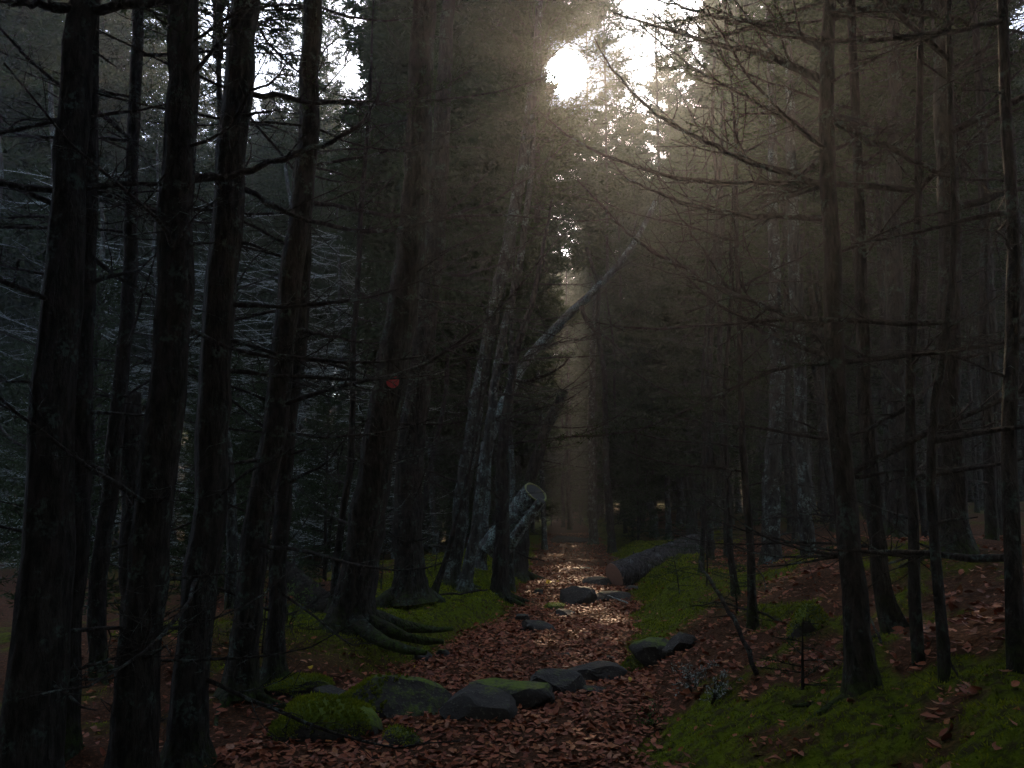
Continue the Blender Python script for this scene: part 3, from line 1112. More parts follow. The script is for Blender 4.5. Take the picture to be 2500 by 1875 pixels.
# ------------------------------------------------------------------ the woods behind and around
placed = [(b[1][0], b[1][1]) for b in (T1, T2, T3, T4, T5, T6, T7, T8, T9, T10, T11, T12, T13, T14, T15, T16, R1, R2, R3, R4, R5, R6, R7, R8, R9, R10, R11, R12, R13)]
trunk_protos = []
for k in range(6):
    h = 9.0
    zz = np.linspace(0, h, 8)
    bend = np.random.default_rng(k + 70).normal(0, .16, (8, 2)).cumsum(0) * .6
    pp = np.stack([bend[:, 0] * zz / 6, bend[:, 1] * zz / 6, zz], -1)
    pp[0] = 0
    r0 = [.055, .075, .10, .065, .085, .12][k]
    trunk_protos.append((trunk_mesh(pp, np.linspace(r0, r0 * .45, 8), BARK_LICHEN if k % 2 else BARK, 8, .8)[0], pp))


def wood_tree(x, y, label, group, lichen=False, h=None, crown=True, name='spruce_tree'):
    base = (x, y, float(ground_z(x, y)) - .05)
    t = thing(name, label, 'tree', base, group)
    k = R.randrange(6)
    k = R.choice([1, 3, 5]) if lichen else R.choice([0, 2, 4])
    me, pp = trunk_protos[k]
    s = R.uniform(.85, 1.25) if h is None else h
    rz = R.uniform(0, 6.28)
    o = link('trunk', me, t)
    o.scale = (R.uniform(.8, 1.2),) * 2 + (s,)
    o.rotation_euler = (R.uniform(-.04, .04), R.uniform(-.04, .04), rz)
    o = link('dead_branches', R.choice(WHORL_L if lichen else WHORL), t)
    o.scale = (R.uniform(.85, 1.15), R.uniform(.85, 1.15), s)
    o.rotation_euler = (0, 0, rz)
    if crown:
        bpy_m = Matrix.Rotation(rz, 4, 'Z')
        i0 = 5
        p = bpy_m @ Vector(pp[i0])
        cm = R.choice(CROWNS)
        cz = pp[i0][2] * s * R.uniform(.75, 1.0)
        o = link('crown', cm, t, (p[0], p[1], cz))
        sc = R.uniform(.95, 1.3)
        while sc > .2 and hides_sun((x + p[0], y + p[1], base[2] + cz), CSIZE[cm.name][0] * sc, CSIZE[cm.name][1] * sc):
            sc -= .08
        o.scale = (sc, sc, sc)
        o.rotation_euler = (R.uniform(-.05, .05), R.uniform(-.05, .05), R.uniform(0, 6.28))
    return t


def view_px(x, y):
    return 1250 + F * x / (max(y, .1) * CP)


TA = math.tan(SUN_AZ)


def beam_lane(x, y):
    """the lane down which the low sun reaches the far path"""
    return not (y > 29 and abs(x - y * TA) < 1.5) and not (y > 28 and abs(x - y * TA - 2.6) < 1.2)


def try_place(n, xr, yr, mind, fn, cond=None, lane=True):
    done, tries = 0, 0
    while done < n and tries < n * 60:
        tries += 1
        x, y = R.uniform(*xr), R.uniform(*yr)
        if abs(x - xc(y)) < hw(y) + .7:
            continue
        if (lane and not beam_lane(x, y)) or (cond and not cond(x, y)):
            continue
        if any((x - a) ** 2 + (y - b) ** 2 < mind * mind for a, b in placed):
            continue
        placed.append((x, y))
        fn(x, y)
        done += 1
    return done


in_view = lambda x, y: -150 < view_px(x, y) < 2650


def sun_clear(x, y):
    """keeps the lane open through which the sun shines down the path"""
    off = x - y * TA
    if 5 < y < 24 and -1.7 < off < 2.0:
        return False
    if 8 < y < 26 and 4.3 < math.degrees(math.atan2(x, y)) < 12:
        return False
    return True


# left: misty stand of lichen hung spruces behind the dark trunks, crowned farther back
try_place(46, (-22, -2.2), (13, 34), 1.25,
          lambda x, y: wood_tree(x, y, 'lichen hung spruce in the misty stand behind the dark left trunks', 'misty stand of lichen hung spruces', True, name='lichen_spruce', crown=(y > 24)),
          lambda x, y: in_view(x, y) and view_px(x, y) < 1150)
# right: close dark wood
try_place(40, (2.5, 22), (8.5, 32), 1.2,
          lambda x, y: wood_tree(x, y, 'thin dark spruce in the crowded wood up the right slope', 'crowded dark spruces up the right slope', crown=y > 20 or math.degrees(math.atan2(x, y)) > 17.5),
          lambda x, y: in_view(x, y) and view_px(x, y) > 1600 and sun_clear(x, y))
# far end of the path
try_place(20, (-26, 34), (40, 62), 1.8,
          lambda x, y: wood_tree(x, y, 'hazy distant spruce far down beyond the bend of the path', 'hazy distant spruces beyond the path', h=R.uniform(1.0, 1.3)),
          lambda x, y: in_view(x, y) and sun_clear(x, y))
def tall_tree(x, y, label, group, crowns=None, z0=None):
    base = (x, y, float(ground_z(x, y)) - .05)
    t = thing('spruce_tree', label, 'tree', base, group)
    me, pp = trunk_protos[R.randrange(6)]
    s = R.uniform(1.0, 1.3)
    rz = R.uniform(0, 6.28)
    o = link('trunk', me, t)
    o.scale = (1.4, 1.4, s)
    o.rotation_euler = (0, 0, rz)
    o = link('dead_branches', R.choice(WHORL), t)
    o.rotation_euler = (0, 0, rz)
    if crowns is None and any(a < view_px(x, y) < b for a, b in ((680, 960), (230, 480), (1430, 1690))) and y > 24:
        crowns = SPARSE_CROWNS
    cm, cz = R.choice(crowns or TALL_CROWNS), R.uniform(2.2, 3.6)
    if crowns is SPARSE_CROWNS:
        cz += 4
    if z0 is not None:
        cz = z0
    o = link('crown', cm, t, (0, 0, cz))
    sc = R.uniform(.9, 1.15)
    while sc > .3 and hides_sun((x, y, base[2] + cz), CSIZE[cm.name][0] * sc, CSIZE[cm.name][1] * sc):
        sc -= .06
    o.scale = (sc, sc, sc)
    o.rotation_euler = (0, 0, R.uniform(0, 6.28))


def bush_tree(x, y, label, group):
    base = (x, y, float(ground_z(x, y)) - .05)
    t = thing('young_spruce', label, 'tree', base, group)
    o = link('trunk', trunk_protos[0][0], t)
    o.scale = (.6, .6, .25)
    o = link('crown', R.choice(LOW_CROWNS), t, (0, 0, R.uniform(.05, .5)))
    sc = R.uniform(.6, 1.1)
    o.scale = (sc, sc, sc)


try_place(64, (-22, 27), (25, 52), 1.7,
          lambda x, y: tall_tree(x, y, 'tall thick crowned spruce at the far end of the path', 'tall spruces at the far end of the path'),
          lambda x, y: in_view(x, y) and (y > 27 or not 3 < math.degrees(math.atan2(x, y)) < 14))
try_place(50, (-36, -3), (24, 46), 1.7,
          lambda x, y: tall_tree(x, y, 'tall thick crowned spruce behind the misty stand on the left', 'tall spruces behind the misty stand'),
          lambda x, y: in_view(x, y))
try_place(42, (6, 32), (24, 44), 1.7,
          lambda x, y: tall_tree(x, y, 'tall thick crowned spruce at the back of the dark right wood', 'tall spruces at the back of the right wood'),
          lambda x, y: in_view(x, y) and math.degrees(math.atan2(x, y)) > 13)
def gap_tree(x, y, label, group, L, Rr, nb, dens, fine, z0, pw, seed):
    base = np.array([x, y, float(ground_z(x, y)) - .05])
    t = thing('high_crown_tree' if z0 > 8 else 'spruce_tree', label, 'tree', base, group)  # crowns that start high: spruces round the sun and loosely leaved trees alike
    me, pp = trunk_protos[R.randrange(6)]
    o = link('trunk', me, t)
    o.scale = (1.3, 1.3, (z0 + 1) / 9)
    o.rotation_euler = (0, 0, R.uniform(0, 6))
    o = link('dead_branches', R.choice(WHORL), t)
    link('crown', crown_mesh(seed, L, Rr, nb, dens, 4, fine, pw, base + np.array([0, 0, z0]), (2.0, 4.6)), t, (0, 0, z0))
    placed.append((x, y))
    return t


for k, (x, y) in enumerate(((1.0, 25.5), (.2, 28.0), (2.8, 28.5))):
    gap_tree(x, y, 'tall spruce round the chink through which the sun shines', 'tall spruces round the sun', R.uniform(11.5, 13), 1.9, 230, 28, 1.5, 9.5, .35, 800 + k)
for k, (x, y) in enumerate(((4.9, 26.0), (6.0, 29.5), (4.3, 31.5), (7.2, 33), (5.6, 36))):
    gap_tree(x, y, 'loosely leaved tree standing against the bright gap right of the sun', 'loosely leaved trees against the bright gap', R.uniform(11, 14), 2.8, 40, 26, .9, 8.5, .6, 810 + k)
gap_tree(3.0, 25.0, 'tall spruce round the chink through which the sun shines', 'tall spruces round the sun', 12, 1.9, 105, 18, 1.1, 8.5, .5, 809)
for k, (x, y) in enumerate(((3.0, 43), (2.9, 47), (3.6, 50), (5.9, 44.5))):
    gap_tree(x, y, 'loosely leaved tree standing against the bright gap right of the sun', 'loosely leaved trees against the bright gap', 14, 2.4, 45, 26, .95, 5.5, .5, 860 + k)
for k, (x, y) in enumerate(((4.0, 56), (4.9, 59), (3.2, 59), (4.2, 62), (6.2, 57))):
    gap_tree(x, y, 'hazy low spruce closing the view at the far end of the path', 'low spruces closing the far end of the path', R.uniform(9, 10.5), 2.3, 220, 30, 1.5, .8, .6, 870 + k)
for k, (x, y) in enumerate(((4.7, 27.5), (5.4, 25.0), (6.6, 26.8), (5.2, 33), (7.0, 30.5), (8.0, 34))):
    gap_tree(x, y, 'lower dense spruce under the bright gap right of the sun', 'lower spruces under the bright gap', R.uniform(6.0, 8.2), 2.0, 200, 30, 1.4, 2.0, .6, 840 + k)
for k, (x, y) in enumerate(((-.75, 18.5), (-1.9, 16.2), (-2.2, 17.8), (-1.9, 20.8), (-.3, 22.6), (-3.2, 23.0), (-.2, 25.5))):
    gap_tree(x, y, 'dense spruce behind the leaning clump, dark against the sun', 'dense spruces dark against the sun', 15.5, 1.8, 420, 34, 1.6, 4.0, .33, 820 + k)
try_place(20, (-26, -10.5), (14, 30), 1.4,
          lambda x, y: tall_tree(x, y, 'tall dark spruce at the far left behind the thickest trunk', 'tall dark spruces at the far left'),
          lambda x, y: in_view(x, y) and view_px(x, y) < 260)
for x, y in ((-.6, 27), (-2.2, 28.5), (-1.2, 31), (-3.2, 32)):
    tall_tree(x, y, 'tall thick crowned spruce at the far end of the path', 'tall spruces at the far end of the path', TALL_CROWNS, z0=3)
for x, y in ((1.0, 40), (6.2, 41), (7.4, 44), (5.9, 38.5), (.2, 43.5), (8.8, 47), (-1.4, 41), (5.6, 51)):
    t = tall_tree(x, y, 'tall thick crowned spruce at the far end of the path', 'tall spruces at the far end of the path', TALL_CROWNS, z0=R.uniform(.4, 1.2))
for x, y in ((5.4, 70), (6.3, 75), (4.7, 77), (5.7, 80), (3.9, 72)):
    tall_tree(x, y, 'tall thick crowned spruce at the far end of the path', 'tall spruces at the far end of the path', TALL_CROWNS, z0=1.5)
for x, y in ((3.2, 48), (4.1, 50), (2.4, 51), (3.4, 54), (4.9, 53), (3.9, 57)):
    bush_tree(x, y, 'young bushy spruce under the tall trees far down the path', 'young bushy spruces far down the path')
for y in np.arange(44, 62, 1.7):
    for k in range(1):
        tall_tree(xc(y) + R.choice([-1, 1]) * R.uniform(1.3, 2.2), y + R.uniform(-.6, .6), 'tall thick crowned spruce at the far end of the path', 'tall spruces at the far end of the path')
try_place(120, (-26, 32), (22, 56), 1.0,
          lambda x, y: bush_tree(x, y, 'young bushy spruce under the tall trees far down the path', 'young bushy spruces far down the path'),
          lambda x, y: in_view(x, y) and (y > 34 or abs(x - y * TA) > 1.6), lane=False)
try_place(26, (-15, -4), (22, 44), .9,
          lambda x, y: bush_tree(x, y, 'young bushy spruce under the tall trees far down the path', 'young bushy spruces far down the path'),
          lambda x, y: 700 < view_px(x, y) < 1050)
try_place(40, (-30, 34), (42, 62), .9,
          lambda x, y: bush_tree(x, y, 'young bushy spruce under the tall trees far down the path', 'young bushy spruces far down the path'),
          in_view, lane=False)
# middle: dense trees left of the sun, above the leaning clump
dense_t = [o for o in COL.objects if o.get('group') == 'dense spruces dark against the sun']
for k, (ti, pix) in enumerate([
    (2, [(1160, 130), (1250, 75), (1340, 50), (1450, 62)]),
    (2, [(1160, 60), (1280, 15), (1400, -5), (1510, 20)]),
    (2, [(1165, 90), (1240, 50), (1310, 40), (1400, 30)]),
    (2, [(1165, 250), (1250, 225), (1322, 205)]),
    (2, [(1165, 200), (1240, 160), (1315, 120)]),
    (2, [(1170, 340), (1290, 290), (1390, 265), (1480, 245)]),
    (5, [(1180, 420), (1290, 345), (1400, 305), (1470, 310)]),
    (5, [(1180, 480), (1290, 430), (1370, 400), (1450, 420)]),
    (5, [(1180, 560), (1280, 520), (1390, 490)]),
]):
    tb = dense_t[ti]
    px_branch((tb, np.array(tb.location)), pix, tb.location.y, tb.location.y - .6, .03, 13, .75, True, seed=50 + k, nscale=2.2)
# unseen spruces added around and behind the viewer to shade the foreground
VL, VG = 'unseen spruce added behind or beside the viewer to shade the foreground', 'shading spruces added around the viewer'
try_place(46, (-12, 12), (-11, 5), 1.5, lambda x, y: tall_tree(x, y, VL, VG, z0=R.uniform(.8, 2.2)),
          lambda x, y: (not -1000 < view_px(x, y) < 3500 or y < -1) and (x * x + y * y > 6) and abs(x - xc(y)) > 3.3 - .3 * min(0, y + 4) * -1)
for x, y in ((-1.9, -6.5), (-.4, -9), (-3.2, -8.5), (-1.5, -11)):
    tall_tree(x, y, VL, VG, z0=.6)
try_place(26, (-30, 34), (0, 30), 2.2,
          lambda x, y: wood_tree(x, y, 'unseen spruce added behind or beside the viewer to shade the foreground', 'shading spruces added around the viewer'),
          lambda x, y: not in_view(x, y) and not (x < -7 and y > 9))
for x, y in ((-3.4, 11.4), (-4.6, 12.6), (-5.8, 11.2), (-3.0, 13.4), (-7.4, 13.5), (-5.2, 14.8), (-6.5, 9.6), (-8.6, 16)):
    bush_tree(x, y, 'young green spruce in the gap between the dark left trunks', 'young green spruces between the left trunks')


# ------------------------------------------------------------------ rocks
def rock_mesh(w, d, h, seed, mat, rough=.045, cuts=9):
    import bmesh
    r = np.random.default_rng(seed)
    bm = bmesh.new()
    bmesh.ops.create_icosphere(bm, subdivisions=4, radius=1)
    V = np.array([v.co[:] for v in bm.verts])
    V = np.sign(V) * np.abs(V) ** np.array([.62, .62, .8])
    for _ in range(cuts + 5):
        n = r.normal(size=3) * [1, 1, .8]
        n /= np.linalg.norm(n)
        k = r.uniform(.62, .95)
        dd = V @ n - k
        V -= np.clip(dd, 0, None)[:, None] * n[None]
    V = V / np.abs(V).max(0)
    off = Vector(r.uniform(-50, 50, 3))
    for i, v in enumerate(V):
        p = Vector(v) * 1.6 + off
        k = mnoise.fractal(p, 1.0, 2.0, 4) * rough * 1.5 + mnoise.noise(p * 5) * rough * .35
        V[i] = v * (1 + k)
    V[:, 2] = np.where(V[:, 2] < 0, V[:, 2] * .7, V[:, 2])
    V *= np.array([w / 2, d / 2, h])
    for v, c in zip(bm.verts, V):
        v.co = c
    me = bpy.data.meshes.new('rock')
    bm.to_mesh(me)
    bm.free()
    me.materials.append(mat)
    try:
        me.set_sharp_from_angle(angle=rad(24))
    except Exception:
        pass
    return me


def moss_on(o, seed, n=3500, nz=.25, lim=None):
    me = o.data
    r = np.random.default_rng(seed)
    c = np.array([p.center[:] for p in me.polygons])
    nn = np.array([p.normal[:] for p in me.polygons])
    a = np.array([p.area for p in me.polygons])
    ok = nn[:, 2] > nz
    if lim:
        ok &= lim(c)
    ids = np.where(ok)[0]
    if not len(ids):
        return
    w = a[ids] / a[ids].sum()
    pick = r.choice(ids, n, p=w)
    mb = MB()
    P = c[pick] + r.normal(0, .006, (n, 3)) - nn[pick] * .004
    mb.blades(P, nn[pick] + r.normal(0, .5, (n, 3)), r.uniform(.012, .03, n), r.uniform(.005, .010, n), tint=np.clip(.45 + .8 * fbm(c[pick][:, 0] * 5, c[pick][:, 1] * 5, seed) + r.uniform(-.2, .2, n), 0, .99))
    k = link('moss_cover', mb.mesh('moss_cover', MOSSB), o)
    k['kind'] = 'stuff'


def rock(name, label, px, py, w, h, mat, depth_ratio=.8, rz=0, tilt=0, seed=0, moss=0, group=None, lim=None, sink=.25, cuts=9):
    """px, py: foot of the rock in the photo; w, h: its size in photo pixels"""
    p = on_ground(px, py)
    s = p[1] / F
    W, H = w * s, h * s * .68
    D = W * depth_ratio
    me = rock_mesh(W * 1.05, D, H / (1 - sink * .3) * .95, seed, mat, cuts=cuts)
    o = link(name, me, None, (p[0], p[1] + D * .35, p[2] + H * .05))
    o.rotation_euler = (0, tilt, rz)
    tag(o, label, 'rock', group)
    if moss:
        moss_on(o, seed, moss, lim=lim)
    return o


rock('mossy_rock', 'rounded rock thickly covered with bright moss, nearest on the left', 795, 1808, 235, 98, ROCK_MOSS, .8, .1, .12, 1, 9000, lim=lambda c: c[:, 0] < .22 + .06 * np.sin(c[:, 1] * 20), cuts=-2)
rock('mossy_rock', 'small moss covered lump at the left foot of the nearest mossy rock', 712, 1812, 110, 58, ROCK_MOSS, .9, .4, 0, 2, 3000, cuts=-3)
rock('mossy_rock', 'low flat mossy stone at the left end of the row of rocks', 718, 1698, 150, 42, ROCK_MOSS, .8, 0, 0, 3, 3000, cuts=-2)
rock('rock', 'dark bare wedge of rock above the nearest mossy rock', 800, 1722, 120, 50, ROCK, .6, -.25, .3, 4)
rock('rock', 'low dark slab lying right of the wedge, behind the nearest mossy rock', 885, 1752, 110, 42, ROCK_SOME, .7, -.3, .25, 5)
rock('mossy_rock', 'largest long rock in the row across the path, moss on its back', 938, 1752, 310, 112, ROCK_SOME, .5, -.08, .05, 6, 4200, lim=lambda c: c[:, 0] < .05 + .08 * np.sin(c[:, 1] * 17 + c[:, 0] * 9), cuts=3)
rock('rock', 'grey rough rock right of the largest, in the row across the path', 1150, 1764, 205, 95, ROCK, .7, -.1, .12, 7)
rock('rock', 'dark flat topped rock in the middle of the row across the path', 1240, 1734, 215, 80, ROCK_SOME, .6, .05, 0, 8)
rock('rock', 'dark humped rock right of the flat topped one in the row', 1366, 1698, 135, 66, ROCK, .8, .2, .1, 9)
rock('rock', 'smooth dark rock at the right end of the row across the path', 1452, 1667, 150, 48, ROCK, .7, .15, -.1, 10)
rock('mossy_rock', 'stone with a sunlit mossy top where the path meets the right bank', 1556, 1640, 92, 50, ROCK_MOSS, .8, .3, -.1, 11, 1600)
rock('rock', 'dark boulder half buried in the right bank behind the sunlit mossy stone', 1612, 1612, 125, 62, ROCK_SOME, .8, .2, 0, 12)
rock('rock', 'dark boulder half buried in the right bank, further right of its neighbour', 1678, 1588, 95, 52, ROCK, .8, .5, 0, 13)
rock('rock', 'small dark stone in the leaves, left of two on the left of the path', 1035, 1615, 46, 28, ROCK, .9, 0, 0, 14)
rock('rock', 'small dark stone in the leaves, right of two on the left of the path', 1080, 1606, 44, 24, ROCK_SOME, .9, .6, 0, 15)
rock('rock', 'flat grey stone in the leaves below the dark boulder on the path', 1322, 1544, 100, 32, ROCK, .8, -.2, .12, 16)
rock('rock', 'small dark stone touching the upper left of the flat grey stone', 1278, 1520, 42, 24, ROCK, .9, .3, 0, 17)
rock('rock', 'small dark stone below the dark boulder, the right one of the two', 1382, 1506, 50, 20, ROCK, .8, -.4, .1, 18)
rock('mossy_rock', 'small stone with moss on it just below the dark boulder', 1352, 1490, 54, 20, ROCK_MOSS, .8, 0, 0, 19, 500)
rock('boulder', 'black angular boulder in the middle of the path before the fallen log', 1408, 1478, 96, 58, ROCK, .8, .15, .05, 20, cuts=13)
rock('rock', 'dark low ledge of rock right of the black boulder', 1492, 1468, 105, 26, ROCK, .8, -.1, 0, 21)
rock('rock', 'dark stone under the sawn end of the fallen log', 1462, 1432, 72, 28, ROCK, .8, .2, 0, 22)
rock('rock', 'small dark stone against the mossy left bank by the path', 1315, 1452, 28, 18, ROCK_SOME, .9, 0, 0, 23)
rock('flat_stone', 'flat bluish stone in the leaves right of the row of rocks', 1452, 1695, 72, 24, ROCK, .9, .2, .1, 24)
rock('flat_stone', 'thin mossy slab in the leaves right of the nearest mossy rock', 985, 1825, 105, 42, ROCK_SOME, .6, -.5, .25, 25, 700)
rock('flat_stone', 'small wet flat stone in the leaves, upper of two right of the path', 1494, 1612, 34, 10, ROCK, .9, 0, 0, 26)
rock('flat_stone', 'small wet flat stone in the leaves, middle of the path', 1388, 1604, 36, 10, ROCK, .9, .4, 0, 27)
rock('flat_stone', 'grey flat stone at the foot of the left edge of the fallen log', 1420, 1392, 60, 10, ROCK, .9, .1, 0, 28)
rock('rock', 'low dark rock lying across the far end of the path', 1392, 1326, 92, 24, ROCK, .4, .05, 0, 29)
rock('flat_stone', 'wet flat stone in the path beside the low ledge of rock', 1545, 1440, 60, 12, ROCK, .9, 0, 0, 31)


# ------------------------------------------------------------------ logs
def log_thing(name, label, p0, p1, r0, r1, mat, cutmat, cut_tilt=0.0, rim=None, cat='log', knots=3):
    """sawn log from p0 (sawn face) to p1"""
    p0, p1 = np.array(p0, float), np.array(p1, float)
    t = thing(name, label, cat, p0)
    ax = (p1 - p0)
    L = np.linalg.norm(ax)
    ax /= L
    n = 26
    s = np.linspace(0, L, n)
    P = ax[None] * s[:, None]
    P[2:] += rng.normal(0, .006, (n - 2, 3))
    rr = np.linspace(r0, r1, n) * (1 + rng.normal(0, .015, n))
    mb = MB()
    mb.tube(P, rr, 20, lump=.02)
    link('bark', mb.mesh('bark', mat), t)
    mb = MB()
    mb.tube(np.array([ax * .03, -ax * .004, -ax * .006]), [r0 * .96, r0 * .95, r0 * (.80 if rim else .90)], 28, cap=True)
    me = mb.mesh('cut_face', cutmat)
    link('cut_face', me, t)
    if rim:
        mb = MB()
        th = np.linspace(0, 2 * math.pi, 33)
        a = np.cross(ax, [0, 0, 1.0]); a /= np.linalg.norm(a)
        b = np.cross(ax, a)
        ring = (np.cos(th)[:, None] * a + np.sin(th)[:, None] * b) * r0 * .90 - ax * .006
        mb.tube(ring, r0 * (.05 + .035 * np.abs(np.sin(th * 1.5 + 1)) + .02 * np.sin(th * 7)), 6)
        link('mossy_rim', mb.mesh('mossy_rim', rim), t)
    for k in range(knots):
        q_ = ax * L * R.uniform(.2, .9)
        d = np.cross(ax, rng.normal(size=3))
        d /= np.linalg.norm(d)
        d[2] = abs(d[2])
        mb = MB()
        mb.tube(np.array([q_ + d * r0 * .8, q_ + d * (r0 + .07), q_ + d * (r0 + .1) + ax * .02]), [.02, .014, .008], 6, cap=True)
        link('branch_stub', mb.mesh('branch_stub', mat), t)
    return t


LOGBARK = bark_mat('log_bark', (.025, .021, .019), (.075, .066, .062), (.14, .16, .155), .52, .66, 0)
DARKBARK = bark_mat('dark_bark', (.010, .008, .006), (.03, .026, .02), (.05, .07, .04), .52, .66, 0)
LOGLICHEN = bark_mat('lichen_log_bark', (.03, .03, .028), (.10, .10, .095), (.26, .36, .33), .42, .6, 0)
b0 = on_ground(1512, 1432)
p0 = at_depth(1500, 1409, b0[1])
p1 = at_depth(1728, 1322, b0[1] + 1.0)
log1 = log_thing('fallen_log', 'sawn fallen log with a pale cut end lying across the right bank', p0, p1, 35 / F * b0[1], 30 / F * b0[1], LOGBARK, CUT_PINK, knots=4)
# the upright sawn log end left of the path
p0 = at_depth(1307, 1203, 14.2)
p1 = at_depth(1195, 1345, 15.0)
log2 = log_thing('leaning_log', 'short thick sawn log propped up slanting beside the path, moss round its cut', p0, p1, 32 / F * 14.2, 33 / F * 14.5, LOGLICHEN, CUT_OLD, rim=RIM_GREEN)
p0 = at_depth(1322, 1222, 13.8)
p1 = at_depth(1228, 1352, 14.3)
log3 = log_thing('leaning_branch', 'thin broken limb slanting just below the propped sawn log', p0, p1, 11 / F * 14, 15 / F * 14, LOGLICHEN, CUT_OLD, knots=4)
# fallen mossy trunk between the left trunks
p0 = at_depth(690, 1395, 9.6)
p1 = at_depth(838, 1520, 8.9)
log4 = log_thing('mossy_log', 'dark mossy fallen trunk slanting down behind the stem left of the red disc', p0, p1, .13, .15, DARKBARK, CUT_OLD, knots=2)


def stick(name, label, pix, d0, d1, r0, r1, mat=TWIG, twig=0, cat='stick'):
    n = len(pix)
    pts = np.array([at_depth(a, b, d0 + (d1 - d0) * k / (n - 1)) for k, (a, b) in enumerate(pix)])
    base = pts[0].copy()
    s = np.linspace(0, n - 1, n * 4)
    P = np.stack([np.interp(s, range(n), pts[:, a]) for a in range(3)], -1) - base
    P[1:-1] += rng.normal(0, r0 * .35, (len(P) - 2, 3))
    mb = MB()
    mb.tube(P, np.linspace(r0, r1, len(P)), 6, cap=True, lump=.12)
    if twig:
        twigs_on(mb, P, r0, np.random.default_rng(int(pix[0][0])), twig, .35)
    o = link(name, mb.mesh(name, mat), None, base)
    return tag(o, label, cat)


g = on_ground(1855, 1650)
stick('leaning_stick', 'long dead stick slanting down the mossy right bank', [(1850, 1650), (1790, 1510), (1735, 1420), (1708, 1370)], g[1], g[1] + .9, .019, .010, twig=3)
g = on_ground(1560, 1478)
stick('fallen_stick', 'short pale stick lying on the path behind the black boulder', [(1532, 1472), (1500, 1460), (1484, 1454)], 12.7, 13.6, .012, .008, TWIG_LICHEN)
g = on_ground(1290, 1360)
stick('fallen_stick', 'thin dark stick sticking out over the path from the left bank', [(1255, 1345), (1290, 1362), (1330, 1370)], 15, 14.6, .016, .008, twig=3)
g = on_ground(2060, 1850)
stick('leaning_stick', 'thin dead stick leaning on the slope at the lower right', [(2210, 1760), (2150, 1560), (2120, 1500)], 4.7, 5.3, .010, .006, twig=5)
stick('leaning_stick', 'thin bent stick in the dark lower right corner', [(2420, 1800), (2360, 1690), (2310, 1600)], 4.0, 4.3, .010, .006, twig=4)
stick('fallen_branch', 'dead branch lying under the trees left of the mossy bank', [(700, 1590), (745, 1520), (800, 1470)], 8.6, 9.4, .018, .010, twig=5)
stick('fallen_branch', 'dead twiggy branch lying over the moss of the right bank', [(1990, 1560), (1870, 1500), (1760, 1470), (1690, 1480)], 6.6, 8.2, .012, .006, twig=8)
stick('fallen_branch', 'dead branch lying flat below the clump beside the path', [(1060, 1455), (1130, 1448), (1190, 1440)], 11.2, 11.6, .018, .012, twig=3)

# mossy hump on the right bank
hump = rock('tree_stump', 'dark mossy rotten stump on the right bank below the lit trunks', 1985, 1545, 110, 85, ROCK_MOSS, .9, .2, 0, 33, 1500)
hump['category'] = 'stump'


# ------------------------------------------------------------------ saplings and small plants
def sapling_mesh(seed, h, spread):
    r = np.random.default_rng(seed)
    mb = MB()
    pts = bent((0, 0, 0), (r.normal(0, .1), r.normal(0, .1), 1), h, 6, r, wig=.04)
    mb.tube(pts, np.linspace(.012, .003, 6), 5)
    nb1 = sum(len(a) for a in mb.q)
    mt = mb.mesh('trunk', TWIG)
    mb2 = MB()
    ends = []
    nb = int(h * 26)
    for k in range(nb):
        t = .12 + .88 * k / nb
        p = np.array([np.interp(t * 5, range(6), pts[:, a]) for a in range(3)])
        az = r.uniform(0, 6.28)
        L = spread * (1.1 - t) * r.uniform(.6, 1.1) + .05
        bp = bent(p, (math.cos(az), math.sin(az), .2), L, 5, r, droop=.6, lift=.4)
        mb2.tube(bp, np.linspace(.005, .002, 5), 3)
        ends.append(bp)
        for q_ in range(3):
            a = bp[r.integers(1, 4)]
            tp = bent(a, (bp[-1] - bp[0]) / L + r.normal(0, .6, 3) * [1, 1, .3], L * .4, 3, r)
            ends.append(tp)
    n_b = sum(len(a) for a in mb2.q)
    needles_on(mb2, ends, r, 130, .026, .005)
    mc = mb2.mesh('crown', [TWIG, NEEDLE])
    ids = np.zeros(len(mc.polygons), np.int32)
    ids[n_b:] = 1
    mc.polygons.foreach_set('material_index', ids)
    return mt, mc


for k, (px, py, h, sp, lab) in enumerate([
    (1725, 1440, 1.5, 1.0, 'young spruce hanging over the upper end of the fallen log'),
    (1660, 1452, .55, .5, 'low young spruce on the moss under the fallen log'),
    (1800, 1500, .5, .45, 'small spruce seedling beside the bent sapling on the right bank'),
    (1960, 1690, .45, .4, 'small dark spruce seedling left of the foot of the tallest right trunk'),
    (640, 1600, .7, .5, 'small green spruce in the gap between the left trunks'),
    (1060, 1400, 1.3, .6, 'young spruce behind the upright trunk right of the red disc'),
    (930, 1440, .8, .5, 'small spruce seedling behind the foot of the trunk with the red disc'),
]):
    p = on_ground(px, py)
    mt, mc = sapling_mesh(500 + k, h, sp)
    t = thing('spruce_sapling', lab, 'sapling', (p[0], p[1], p[2] - .02))
    link('trunk', mt, t)
    link('crown', mc, t)

